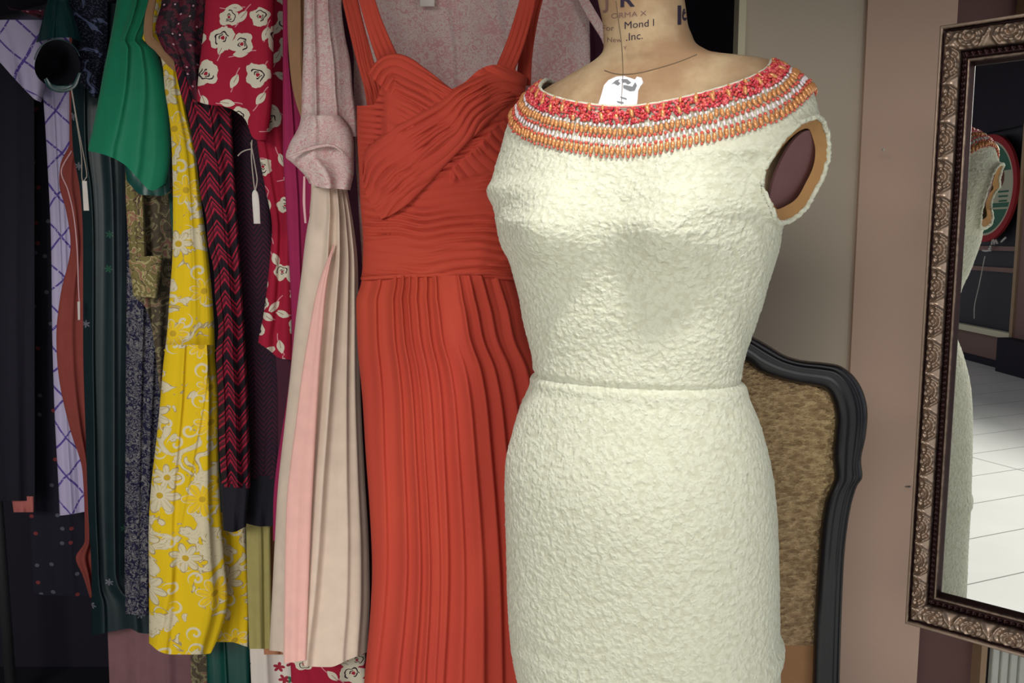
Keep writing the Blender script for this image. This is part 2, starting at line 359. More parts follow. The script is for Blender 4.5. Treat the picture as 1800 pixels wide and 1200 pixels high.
MT = dict(
 boucle=M('cream_boucle_knit', f_boucle, rough=.9, sheen=.15),
 canvas=M('form_canvas', f_canvas, rough=.8),
 plate=M('arm_plate_card', color=C(112, 78, 78), rough=.8),
 lining=M('armhole_lining', color=C(206, 158, 104), rough=.95, trans=.4),
 ink=M('ink_print', color=C(44, 34, 52), rough=.8, weave=False), ink2=M('faded_ink_print', color=C(120, 92, 84), rough=.8, weave=False),
 paper=M('white_label_paper', color=C(226, 226, 232), rough=.6), grey_ink=M('grey_label_print', color=C(120, 120, 124), rough=.7, weave=False),
 seam=M('seam_thread', color=C(112, 94, 74), rough=.9, weave=False),
 gold=M('gold_bead_glass', color=C(206, 142, 88), rough=.25, metal=.25, spec=.6, weave=False),
 coral=M('coral_bead_glass', color=C(206, 86, 70), rough=.2, spec=.6, weave=False), red=M('red_bead_glass', color=C(192, 44, 62), rough=.2, spec=.7, weave=False),
 pinkb=M('pink_bead_glass', color=C(226, 108, 112), rough=.2, spec=.6, weave=False), clear=M('clear_bead_glass', color=C(226, 214, 218), rough=.12, spec=.8, weave=False),
 redfl=M('red_rose_print_cotton', f_red_floral), yellow=M('yellow_floral_print_cotton', f_yellow), chev=M('red_chevron_knit', f_chevron),
 dchev=M('dark_chevron_knit', f_darkchev), lattice=M('lilac_lattice_print', f_lattice),
 navy=M('navy_white_speckle_print', f_speck(C(26, 26, 56), C(128, 124, 124), 95, .56)), tweed=M('dark_tweed', f_tweed), olive=M('olive_print', f_olive), cuffo=M('olive_cuff_print', f_cuff),
 polka=M('black_dotted_crepe', f_polka), gblack=M('green_black_print_silk', f_greenblack, rough=.45, spec=.5), maroon=M('maroon_lace', f_maroon, rough=.6),
 pinkfl=M('pink_floral_cotton', f_pinkfloral, trans=.15), small=M('white_small_floral_cotton', f_smallfloral),
 orange=M('orange_chiffon', f_orange, rough=.8, spec=.15, trans=.12), palepink=M('pale_pink_twill', color=C(210, 190, 172), rough=.8),
 innerpink=M('light_pink_lining', color=C(228, 176, 166), rough=.7), green=M('emerald_silk', color=C(8, 122, 88), rough=.6, sheen=.1), dkgreen=M('deep_green_satin', color=C(10, 70, 62), rough=.4, spec=.6),
 satin=M('bottle_green_satin', color=C(10, 52, 54), rough=.3, spec=.8), black=M('black_crepe', color=C(24, 22, 34)), blackhem=M('black_knit_hem', color=C(26, 24, 34)),
 terra=M('terracotta_crepe', color=C(136, 62, 56)), mauve=M('mauve_crepe', color=C(134, 96, 100)), magenta=M('magenta_crepe', color=C(150, 34, 80)), plum=M('plum_crepe', color=C(66, 26, 44)),
 sand=M('sand_chiffon', color=C(170, 130, 96), trans=.2), straw=M('pale_yellow_chiffon', color=C(178, 166, 104), trans=.15), peach=M('peach_crepe', color=C(176, 120, 88)), hempink=M('salmon_hem', color=C(170, 96, 90)),
 white=M('white_card', color=C(200, 192, 186)), string=M('tag_string', color=C(160, 150, 140), weave=False), ribbon=M('pink_ribbon', color=C(206, 160, 164)),
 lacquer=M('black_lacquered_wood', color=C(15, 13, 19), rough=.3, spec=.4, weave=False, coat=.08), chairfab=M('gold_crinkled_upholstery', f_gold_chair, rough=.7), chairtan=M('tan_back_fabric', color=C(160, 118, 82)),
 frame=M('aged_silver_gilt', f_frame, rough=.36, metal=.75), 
 darkwall=M('dark_back_wall', f_wall(C(26, 23, 34), C(32, 28, 40))), beige=M('warm_grey_wall', f_wall(C(188, 174, 156), C(197, 183, 164))), brownw=M('taupe_wall', f_wall(C(194, 164, 146), C(200, 171, 152))),
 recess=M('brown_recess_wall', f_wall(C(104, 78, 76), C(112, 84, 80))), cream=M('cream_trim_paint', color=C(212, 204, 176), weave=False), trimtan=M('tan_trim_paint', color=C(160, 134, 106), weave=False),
 fluted=M('white_fluted_panel', color=C(196, 198, 188)), tile=M('white_floor_tile', f_tile, rough=.35), darkfloor=M('dark_carpet', color=C(26, 24, 34)), ceil=M('ceiling_paint', color=C(90, 84, 80)),
 front=M('shopfront_paint', f_wall(C(124, 98, 92), C(134, 106, 98))), dark=M('shopfront_dark', color=C(34, 28, 38)), dglass=M('shopfront_glass', color=C(30, 28, 36), rough=.5, spec=.3, weave=False),
 sred=M('sign_red', color=C(150, 40, 46), weave=False), sgreen=M('sign_green', color=C(62, 104, 84), weave=False), scream=M('sign_cream', color=C(176, 172, 150), weave=False), sbrown=M('sign_brown', color=C(110, 62, 54), weave=False),
 steel=M('brushed_steel', color=C(150, 150, 155), rough=.35, metal=.9, weave=False), wood=M('dark_wood', color=C(70, 48, 40)),
)
mg = bpy.data.materials.new('mirror_glass'); mg.use_nodes = True; b = mg.node_tree.nodes['Principled BSDF']
b.inputs['Base Color'].default_value = (.86, .86, .84, 1); b.inputs['Metallic'].default_value = 1; b.inputs['Roughness'].default_value = 0.0
MT['mirror'] = mg
def struct(name, bm, mat, kind='structure'): o = bm_link(name, bm, MT[mat], smooth=False); o['kind'] = kind; return o
# ------------------------------------------------------------ the body of the dress form (shared by form and dress)
YAW = math.radians(25); BX = .165; BY = 1.10
FD = np.array([-math.sin(YAW), -math.cos(YAW)]); LD = np.array([math.cos(YAW), -math.sin(YAW)])   # front, body-left (towards the mirror)
def rowz(py): return P(1120, py, BY)[..., 2]
def axis(py, side):   # a silhouette row seen nearer / farther than the axis
    return 416+(py-416)*(.965 if side > 0 else 1.035)
dL = [(105, 985), (140, 958), (165, 925), (200, 900), (260, 880), (310, 866), (345, 860), (362, 866), (400, 873), (430, 880), (460, 895), (500, 905), (550, 918), (600, 930), (640, 936), (670, 932), (710, 915), (760, 900), (800, 890), (850, 887), (900, 888), (960, 890), (1050, 892), (1120, 897), (1160, 903), (1200, 912), (1300, 914)]
dR = [(100, 1335), (114, 1352), (124, 1372), (150, 1414), (200, 1438), (230, 1444), (260, 1450), (300, 1444), (330, 1430), (375, 1400), (392, 1379), (430, 1372), (480, 1358), (520, 1345), (560, 1330), (600, 1318), (640, 1308), (655, 1305), (700, 1318), (740, 1335), (790, 1350), (840, 1360), (900, 1366), (1000, 1370), (1112, 1372), (1132, 1380), (1150, 1378), (1162, 1372), (1200, 1372), (1300, 1372)]
fL = [(-60, 1044), (0, 1049), (60, 1060), (92, 1061), (108, 1052), (118, 1036), (130, 1005), (140, 985), (165, 940), (200, 910), (260, 893), (345, 880), (400, 880), (430, 886), (500, 912), (600, 936), (655, 940), (710, 922), (800, 898), (900, 896), (1100, 900), (1300, 915)]
fR = [(-60, 1198), (0, 1205), (50, 1215), (80, 1236), (98, 1280), (106, 1330), (114, 1365), (150, 1400), (200, 1418), (260, 1422), (330, 1402), (392, 1373), (480, 1350), (560, 1322), (655, 1298), (740, 1327), (840, 1352), (1000, 1362), (1300, 1364)]
bt = curve1([(-60, .052), (60, .053), (95, .056), (115, .062), (140, .071), (170, .080), (200, .086), (260, .096), (330, .104), (400, .112), (470, .106), (560, .098), (640, .094), (660, .094), (720, .102), (820, .118), (900, .124), (1000, .126), (1300, .126)])
nt = curve1([(-60, 2.0), (90, 2.0), (150, 2.1), (300, 2.5), (500, 2.4), (660, 2.2), (900, 2.3), (1300, 2.3)])
def section(py, a, b, phi, bust=1.0):
    """body-frame (lateral, front) outline; phi=0 body-left, pi/2 front"""
    n = nt(py); c, s = np.cos(phi), np.sin(phi)
    r = (np.abs(c)**n+np.abs(s)**n)**(-1/n)
    x = a*r*c; y = b*r*s
    y = np.where(s > 0, y*1.0, y*1.0)
    e = np.exp(-((py-405)/np.where(py < 405, 95, 62))**2)*.034*bust
    y = y+e*(np.exp(-((x-.078)/.052)**2)+np.exp(-((x+.078)/.052)**2))*ss(0, .5, s)
    be = np.exp(-((py-830)/130)**2)*.012; y = y+be*np.exp(-(x/.09)**2)*ss(0, .6, s)
    y = y-np.exp(-((py-930)/150)**2)*.022*ss(0, .6, -s)*(1-.3*np.exp(-(x/.03)**2))
    return x, y
def fit(Ltab, Rtab, inset=0.0):
    Lf = curve1([(axis(k, -1), v) for k, v in Ltab]); Rf = curve1([(axis(k, 1), v) for k, v in Rtab])
    rows = np.arange(-60, 1441, 5.0); ph = np.linspace(0, 2*PI, 181); A = []; CX = []
    for py in rows:
        a = .12; cx = BX; z = float(rowz(py)); b = float(bt(py))
        for _ in range(12):
            x, y = section(py, a, b, ph)
            w = np.stack([cx+x*LD[0]+y*FD[0], BY+x*LD[1]+y*FD[1], z+0*x], -1); px, _q = proj(w)
            l, r = px.min(), px.max(); tl, tr = float(Lf(py)), float(Rf(py))
            a += .5*((tr-tl)-(r-l))/FPX*BY*.5*1.6; a = max(a, .02); cx += ((tr+tl)/2-(r+l)/2)/FPX*BY*.8
        A.append(a); CX.append(cx)
    return (lambda p: np.interp(p, rows, A)), (lambda p: np.interp(p, rows, CX))
dA, dC = fit(dL, dR); fA, fC = fit(fL, fR)
def surf(phi, py, A, Cx, off=0.0):
    a = A(py)+off; b = bt(py)+off; x, y = section(py, a, b, phi)
    cx = Cx(py); return np.stack([cx+x*LD[0]+y*FD[0], BY+x*LD[1]+y*FD[1], rowz(py)], -1)
# ------------------------------------------------------------ room shell
struct('floor', box_bm(-9, 4, -7, 1.28, -.02, 0), 'tile')
struct('floor_carpet', box_bm(-3, 4, 1.28, 3.2, -.015, .005), 'darkfloor')
def wall_px(name, x0, x1, Y, mat, thick=.06, z0=.005, z1=2.7):
    a = P(x0, 600, Y)[0]; b = P(x1, 600, Y)[0]
    return struct(name, box_bm(float(a), float(b), Y, Y+thick, z0, z1), mat)
wall_px('wall_back', -560, 1284, 2.45, 'darkwall')
wall_px('wall_middle', 1290, 1503, 1.86, 'beige')
wall_px('trim_1', 1281, 1293, 1.835, 'cream', .04)
wall_px('wall_right', 1497, 1648, 1.85, 'brownw', .10)
wall_px('wall_recess', 1640, 1775, 1.97, 'recess')
wall_px('trim_2', 1764, 1775, 1.93, 'trimtan', .04); wall_px('trim_3', 1775, 1785, 1.945, 'lacquer', .03)
pb = bmesh.new()
x0 = float(P(1786, 600, 1.93)[0])
for i in range(26): box_bm(x0+i*.022, x0+i*.022+.017, 1.93, 1.95, .005, 2.7, pb, .004)
box_bm(x0, x0+.6, 1.948, 1.97, .005, 2.7, pb); struct('wall_fluted', pb, 'fluted')
struct('ceiling', box_bm(-2.6, 2.6, .55, 2.6, 2.62, 2.7), 'ceil')
struct('wall_left', box_bm(-2.6, -2.5, .9, 2.45, .005, 2.62), 'darkwall')

struct('shade_board', box_bm(-2.6, 2.6, .27, .31, 1.86, 2.7), 'ceil')  # unseen board added to keep light off the upper part of the scene
# ------------------------------------------------------------ dress form
PHN = 240
def grid_n(V):
    du = np.roll(V, -1, 1)-np.roll(V, 1, 1); dv = np.gradient(V, axis=0); n = np.cross(dv, du); n /= np.linalg.norm(n, axis=-1)[..., None]+1e-12
    c = V.mean((0, 1)); s = np.sign(((V-c)*n).sum(-1).mean()); return n*s
form = empty('dress_form', (BX, BY, 0), 'cream canvas dress form with printed neck and paper label, wearing the cream beaded dress', 'dress form')
rows = np.concatenate([np.arange(-60, 420, 3.0), np.arange(420, 1180, 8.0)])
ph = np.linspace(0, 2*PI, PHN, endpoint=False); PH, PY = np.meshgrid(ph, rows)
V = surf(PH, PY, fA, fC, 0.0); V = V-grid_n(V)*(.011*ss(212, 250, PY)*ss(-.9, .2, np.sin(PH))+.004*ss(140, 180, PY)+.006*ss(150, 200, PY)*ss(.3, .6, np.sin(PH))*ss(.3, .6, np.cos(PH)))[..., None]
# tuck the lower body so it stays inside the dress
g = grid_mesh('torso', np.concatenate([V[:1]*0+V[:1].mean(1, keepdims=True), V, V[-1:]*0+V[-1:].mean(1, keepdims=True)], 0), wrap=True)
torso = link('torso', g, MT['canvas'], form)
bmf = bmesh.new(); bmf.from_mesh(g); FT = BVHTree.FromBMesh(bmf); bmf.free()
CAMP = Vector((0, 0, CAMZ))
def hit(tree, px, py, off=.0005):
    d = Vector(P(px, py, 1.0))-CAMP; d.normalize(); loc, n, i, dist = tree.ray_cast(CAMP, d)
    if loc is None: return None
    if n.dot(d) > 0: n = -n
    return np.array(loc+n*off), np.array(n)
def on_form(pts, off=.0006):
    r = []
    for x, y in pts:
        h = hit(FT, x, y, off)
        if h is not None: r.append(h[0])
    return r
tube('centre_seam', on_form(spl([(1083, 2), (1088, 40), (1093, 80), (1095, 130), (1093, 170), (1092, 205)], 60), .0002), .0006, MT['seam'], form, 6)
tube('neck_seam', on_form(spl([(1063, 124), (1078, 129), (1095, 131), (1120, 129), (1150, 122), (1190, 110), (1225, 96)], 50), .0002), .0007, MT['seam'], form, 6)
# printed words on the neck
def neck_text(txt, px, py, h, mat, slant=0.0, spread=1.0, name='printed_word', bold=.0, rise=-.12):
    cu = bpy.data.curves.new('t', 'FONT'); cu.body = txt; cu.size = 1; cu.offset = bold; cu.resolution_u = 3
    o = bpy.data.objects.new('t', cu); COL.objects.link(o); dg = bpy.context.evaluated_depsgraph_get()
    me = bpy.data.meshes.new_from_object(o.evaluated_get(dg)); bpy.data.objects.remove(o)
    bm = bmesh.new(); bm.from_mesh(me)
    bmesh.ops.triangulate(bm, faces=bm.faces); bmesh.ops.subdivide_edges(bm, edges=[e for e in bm.edges if e.calc_length() > .25], cuts=2)
    ok = True
    for v in bm.verts:
        x = px+v.co.x*h*spread; y = py-v.co.y*h+(x-px)*rise
        k = hit(FT, x, y, .0005)
        if k is None: ok = False; v.co = Vector((0, 0, 0))
        else: v.co = Vector(k[0])
    bad = [v for v in bm.verts if v.co.length == 0]
    if bad: bmesh.ops.delete(bm, geom=bad, context='VERTS')
    bm.to_mesh(me); bm.free(); return link(name, me, MT[mat], form, False)
neck_text('J', 1063, 14, 34, 'ink2', bold=.02, rise=0); neck_text('R', 1089, 12, 36, 'ink', bold=.03, spread=1.15, rise=-.05)
neck_text('ORMA X', 1074, 33, 13, 'ink2', rise=-.09, spread=1.25)
neck_text('Mond l', 1097, 51, 18, 'ink', rise=-.10, spread=1.05)
neck_text('For', 1058, 54, 14, 'ink2', rise=0, spread=1.1)
neck_text('.Inc.', 1100, 72, 19, 'ink', rise=-.12)
neck_text('New', 1067, 74, 12, 'ink2', rise=0, spread=1.1); neck_text('Y.', 1096, 88, 10, 'ink2', rise=-.1)
neck_text('1', 1184, 43, 46, 'ink', bold=.03, rise=-.05, spread=.85); neck_text('6', 1198, 36, 36, 'ink', bold=.02, rise=-.05, spread=.55)
# paper label, a crest with a little ribbon end
def px_patch(name, poly, mat, parent, off, steps=26, under=None):
    poly = np.array(poly, float); x0, y0 = poly.min(0); x1, y1 = poly.max(0)
    bm = bmesh.new(); vs = [bm.verts.new((x, y, 0)) for x, y in poly]; bm.faces.new(vs)
    for i in range(1, steps):
        for co, no in (((x0+(x1-x0)*i/steps, 0, 0), (1, 0, 0)), ((0, y0+(y1-y0)*i/steps, 0), (0, 1, 0))):
            bmesh.ops.bisect_plane(bm, geom=bm.verts[:]+bm.edges[:]+bm.faces[:], plane_co=co, plane_no=no)
    bmesh.ops.triangulate(bm, faces=bm.faces)
    for v in bm.verts:
        k = hit(FT, v.co.x, v.co.y, off)
        v.co = Vector(k[0]) if k is not None else Vector((0, 0, 0))
    bad = [v for v in bm.verts if v.co.length == 0]
    if bad: bmesh.ops.delete(bm, geom=bad, context='VERTS')
    return bm_link(name, bm, MT[mat], parent)
lab = px_patch('paper_label', [(1050, 190), (1057, 168), (1062, 150), (1070, 141), (1084, 135), (1098, 134), (1110, 138), (1116, 140), (1120, 135), (1128, 137), (1131, 146), (1126, 152), (1122, 160), (1121, 175), (1118, 196), (1085, 212), (1050, 205)], 'paper', form, .0006)
lab['label'] = 'white crest-shaped paper label'
def lprint(poly): px_patch('label_print', poly, 'grey_ink', lab, .0010, 10)
lprint([(1075, 149), (1083, 142), (1090, 140), (1087, 144), (1091, 147), (1087, 151), (1080, 147)])
lprint([(1093, 140), (1103, 140), (1110, 146), (1104, 149), (1100, 145), (1094, 146)])
lprint([(1096, 150), (1104, 151), (1112, 153), (1117, 145), (1120, 151), (1116, 160), (1108, 161), (1096, 155)])
lprint([(1090, 170), (1101, 173), (1103, 176), (1092, 173)]); lprint([(1084, 178), (1096, 180), (1097, 183), (1087, 181)])
# plates that close the armholes
for side, nm in ((1, 'arm_plate'), (-1, 'arm_plate')):
    bm = bmesh.new(); ctr = surf(np.array([0.0 if side > 0 else PI]), np.array([322.0]), fA, fC, -.008)[0]
    nvec = np.array([LD[0]*side+FD[0]*.3, LD[1]*side+FD[1]*.3, -.34]); nvec /= np.linalg.norm(nvec)
    bmesh.ops.create_cone(bm, cap_ends=True, segments=48, radius1=1, radius2=1, depth=1, matrix=Matrix.Translation(Vector(ctr)) @ Vector(nvec).to_track_quat('Z', 'Y').to_matrix().to_4x4() @ Matrix.Diagonal((.050 if side > 0 else .02, .058 if side > 0 else .04, .003, 1)))
    bm_link(nm, bm, MT['plate'], form, False)
bz = float(rowz(1172)); bm = bmesh.new()
bmesh.ops.create_cone(bm, cap_ends=True, segments=24, radius1=.017, radius2=.017, depth=bz-.01, matrix=Matrix.Translation((BX, BY, bz/2+.006)))
bm_link('pole', bm, MT['steel'], form)
bm = bmesh.new(); bmesh.ops.create_cone(bm, cap_ends=True, segments=48, radius1=.19, radius2=.165, depth=.03, matrix=Matrix.Translation((BX, BY, .015)))
bm_link('stand_base', bm, MT['lacquer'], form)

# ------------------------------------------------------------ the dress
dress = empty('beaded_dress', (BX, BY, float(rowz(1410))), 'cream boucle knit sheath dress with red and gold beaded neckline', 'dress')
def ztop(ph):
    c = np.abs(np.cos(ph)); s = np.sin(ph)
    fr = 205-(205-127)*c**1.75; bk = 176-(176-127)*c**1.6
    return np.where(s > 0, fr, bk)
NP_, NR = 420, 300
ph = np.linspace(0, 2*PI, NP_, endpoint=False)
def smooth_noise(n, m, k, seed):
    r = np.random.default_rng(seed).normal(size=(n, m))
    for _ in range(k): r = (r+np.roll(r, 1, 0)+np.roll(r, -1, 0)+np.roll(r, 1, 1)+np.roll(r, -1, 1))/5
    return r/r.std()
WAIST = 660.0
def hole(PH, PY):
    """<1 inside an armhole"""
    d1 = (np.angle(np.exp(1j*(PH-math.radians(14))))); d2 = np.angle(np.exp(1j*(PH-PI-math.radians(22))))
    v = (PY-309)/81
    w = .54+0*v
    return np.minimum((d1/w)**2+v**2, (d2/.36)**2+(v*1.2)**2)
def dress_off(PH, PY):
    o = np.full(PH.shape, .0)
    # a crease from the armhole towards the bust, soft folds under the bust
    lat = np.cos(PH)
    front = ss(0, .3, np.sin(PH))
    o += .007*np.exp(-((PY-(292-14*np.abs(lat)))/11)**2)*ss(.25, .7, lat)*front
    o += .004*np.exp(-((PY-330)/14)**2)*ss(.3, .8, -lat)*front
    o += -.005*np.exp(-((PY-330)/26)**2)*ss(.45, .9, lat)*front
    o += -.0035*np.exp(-((PY-WAIST)/5)**2)+.0015*np.exp(-((PY-WAIST-12)/8)**2)
    o += .0018*np.sin(PY/26+3*np.sin(PH*2))*np.exp(-((PY-560)/70)**2)
    h = hole(PH, PY); o += .005*np.exp(-((h-1.05)/.12)**2)
    o += .003*np.exp(-((np.angle(np.exp(1j*(PH+math.radians(24)))))/.22)**2-((PY-290)/62)**2)
    return o
def dress_part(name, t0, t1, top, bottom, n, seed):
    T_ = np.linspace(0, 1, n)[:, None]; PHg = np.repeat(ph[None, :], n, 0)
    PYg = top(ph)[None, :]*(1-T_)+bottom(ph)[None, :]*T_
    off = dress_off(PHg, PYg)+smooth_noise(n, NP_, 1, seed)*.00028
    V = surf(PHg, PYg, dA, dC, 0.0); N = grid_normals(V)
    V = V+N*off[..., None]
    m = hole(PHg, PYg) > 1
    return V, N, m, PHg, PYg
def grid_normals(V):
    du = np.roll(V, -1, 1)-np.roll(V, 1, 1); dv = np.gradient(V, axis=0); n = np.cross(dv, du); n /= np.linalg.norm(n, axis=-1)[..., None]+1e-12
    c = V.mean((0, 1)); s = np.sign(((V-c)*n).sum(-1).mean()); return n*s
def shell(name, V, N, m, mat, parent, th=.0022):
    me = grid_mesh(name, V, wrap=True, mask=m); o = link(name, me, MT[mat], parent)
    return o
V, N, m, PHg, PYg = dress_part('bodice', 0, 1, ztop, lambda p: np.full_like(p, WAIST), 250, 3)
bod = shell('bodice', V, N, m, 'boucle', dress)
bm = bmesh.new(); bm.from_mesh(bod.data); DT = BVHTree.FromBMesh(bm); bm.free()
def hem(p): return 1415+0*p
V2, N2, m2, _, _ = dress_part('skirt', 0, 1, lambda p: np.full_like(p, WAIST), hem, 270, 5)
V2[0] = V[-1]
shell('skirt', V2, N2, m2, 'boucle', dress)
# a soft roll round the neckline and round each armhole
tube('neck_binding', (V[0]+N[0]*.0004), .0028, MT['boucle'], dress, 8, closed=True)
for ctr, w, vs in ((math.radians(14), .54, 81), (PI+math.radians(22), .36, 68)):
    a = np.linspace(0, 2*PI, 120, endpoint=False); v = np.sin(a)
    pp = ctr+w*np.cos(a); yy = 309+vs*v
    q0 = surf(pp, yy, dA, dC, 0.0)
    j_ = ((pp % (2*PI))/(2*PI)*NP_).astype(int) % NP_; ii = [int(np.argmin(np.abs(PYg[:, j]-y))) for j, y in zip(j_, yy)]; nn = N[ii, j_]; oo = dress_off(pp[None], yy[None])[0]
    q0 = q0+nn*oo[:, None]; p0 = q0.copy()
    p0 += np.random.default_rng(2).normal(size=p0.shape)*.0006
    tube('armhole_binding', p0, .0030, MT['boucle'], dress, 8, closed=True)
    # lining turned inwards
    c0 = q0.mean(0); q1 = q0+(c0-q0)*.16-nn*.010
    link('armhole_lining', grid_mesh('armhole_lining', np.stack([q0, (q0+q1)/2, q1]), wrap=True), MT['lining'], dress)

# ------------------------------------------------------------ beaded collar
collar = tube('beaded_collar', V[0]+N[0]*.0035-np.array([0, 0, .001]), .0008, MT['pinkb'], dress, 6, closed=True)
collar['label'] = 'red, coral and gold beaded collar'
seglen = np.linalg.norm(np.diff(V, axis=0), axis=2); arc = np.vstack([np.zeros((1, NP_)), np.cumsum(seglen, 0)])   # arc length down every column
def at(phi, d):
    """point and frame on the dress at column angle phi, distance d below the neckline edge"""
    f = (phi/(2*PI)*NP_) % NP_; j = int(f); k = (j+1) % NP_; w = f-j; out = []
    for c in (j, k):
        out.append([np.interp(d, arc[:, c], V[:, c, q]) for q in range(3)]+[np.interp(d, arc[:, c], N[:, c, q]) for q in range(3)])
    r = (1-w)*np.array(out[0])+w*np.array(out[1]); n = r[3:]; n /= np.linalg.norm(n); return r[:3], n
def frame_at(phi, d):
    p, n = at(phi, d); q, _ = at(phi, d+.002); dn = q-p; dn -= n*dn.dot(n); dn /= np.linalg.norm(dn); return p, n, dn, np.cross(n, dn)
def row_angles(d, pitch, a0, a1):
    ph_ = np.linspace(a0, a1, 500); pts = np.array([at(a, d)[0] for a in ph_]); s = np.concatenate([[0], np.cumsum(np.linalg.norm(np.diff(pts, axis=0), axis=1))])
    n = int(s[-1]/pitch); return np.interp(np.arange(n)*pitch+pitch*.5, s, ph_)
def bead_mesh(name, mat, rx, ry, rz, seg=10, rings=7):
    bm = bmesh.new(); bmesh.ops.create_uvsphere(bm, u_segments=seg, v_segments=rings, radius=1, matrix=Matrix.Diagonal((rx, ry, rz, 1)))
    me = bpy.data.meshes.new(name); bm.to_mesh(me); bm.free(); me.materials.append(MT[mat]); me.polygons.foreach_set('use_smooth', np.ones(len(me.polygons), bool)); return me
def bead_matrix(p, n, dn, sd, lift, tilt=0.0, twist=0.0):
    z = dn*math.cos(tilt)+sd*math.sin(tilt); x = np.cross(z, n)*-1; x /= np.linalg.norm(x); y = np.cross(z, x)
    R = Matrix(((x[0], y[0], z[0]), (x[1], y[1], z[1]), (x[2], y[2], z[2]))).to_4x4(); return Matrix.Translation(Vector(p+n*lift)) @ R
def bead_row(name, mat, dist, pitch, dims, a0, a1, lift, individual, tilt=.15, jit=.0007):
    me = bead_mesh(name, mat, *dims); ang = row_angles(dist, pitch, a0, a1); order = sorted(ang, key=lambda a: abs(a-math.radians(95)))
    keep = set(order[:individual]); rest = []
    for a in ang:
        p, n, dn, sd = frame_at(a, dist+random.gauss(0, jit)); mt = bead_matrix(p, n, dn, sd, lift+random.gauss(0, .0004), tilt+random.gauss(0, .12))
        if a in keep:
            o = bpy.data.objects.new(name, me); COL.objects.link(o); o.parent = collar; o.matrix_basis = mt
        else: rest.append(mt)
    return me, rest
def merged(name, items, kind='stuff'):
    bm = bmesh.new(); mats = []
    for me, ms in items:
        mats.append(me.materials[0])
        for mt in ms:
            n0 = len(bm.faces); bm.from_mesh(me); bm.verts.ensure_lookup_table(); bm.faces.ensure_lookup_table()
            nv = len(me.vertices); bmesh.ops.transform(bm, matrix=mt, verts=bm.verts[-nv:])
            for f in bm.faces[n0:]: f.material_index = len(mats)-1; f.smooth = True
    me = bpy.data.meshes.new(name); bm.to_mesh(me); bm.free()
    o = link(name, me, mats, collar); o['kind'] = kind; return o
A0, A1 = math.radians(-88), math.radians(262)
g1 = bead_row('gold_bead', 'gold', .0315, .0062, (.0027, .0026, .0053), A0, A1, .0028, 50)
g2 = bead_row('gold_bead', 'gold', .0565, .0066, (.0028, .0027, .0056), A0, A1, .0030, 50)
gd = bead_row('gold_bead', 'gold', .0115, .0185, (.0026, .0026, .0058), A0, A1, .0040, 0, tilt=.35, jit=.003)
gd2 = bead_row('gold_bead', 'gold', .0030, .0185, (.0020, .0020, .0040), A0, A1, .0035, 0, tilt=.2, jit=.001)
merged('gold_beads', [g1, g2, gd, gd2])
c1 = bead_row('coral_bead', 'coral', .0385, .0062, (.0021, .0021, .0022), A0, A1, .0025, 50)
c2 = bead_row('coral_bead', 'coral', .0500, .0066, (.0021, .0021, .0022), A0, A1, .0025, 50)
c3 = bead_row('coral_bead', 'coral', .0628, .0066, (.0016, .0016, .0017), A0, A1, .0022, 0)
merged('coral_beads', [c1, c2, c3])
b1 = bead_row('clear_bead', 'clear', .0445, .0064, (.0016, .0016, .0036), A0, A1, .0022, 60)
b2 = bead_row('clear_bead', 'clear', .0250, .0060, (.0016, .0016, .0026), A0, A1, .0022, 40)
merged('clear_beads', [b1, b2])
sm = [bead_mesh('seed', k, .00175, .00175, .0020, 7, 5) for k in ('red', 'coral', 'pinkb')]; lists = [[], [], []]
for i in range(3700):
    a = random.uniform(A0, A1); dd = random.uniform(.0025, .0215); p, n, dn, sd = frame_at(a, dd)
    lists[random.choices((0, 1, 2), (5, 4, 2))[0]].append(bead_matrix(p, n, dn, sd, random.uniform(.0012, .0045), random.uniform(-1.5, 1.5)))
o = merged('seed_beads', list(zip(sm, lists)))
o['label'] = 'clusters of small red and coral beads'
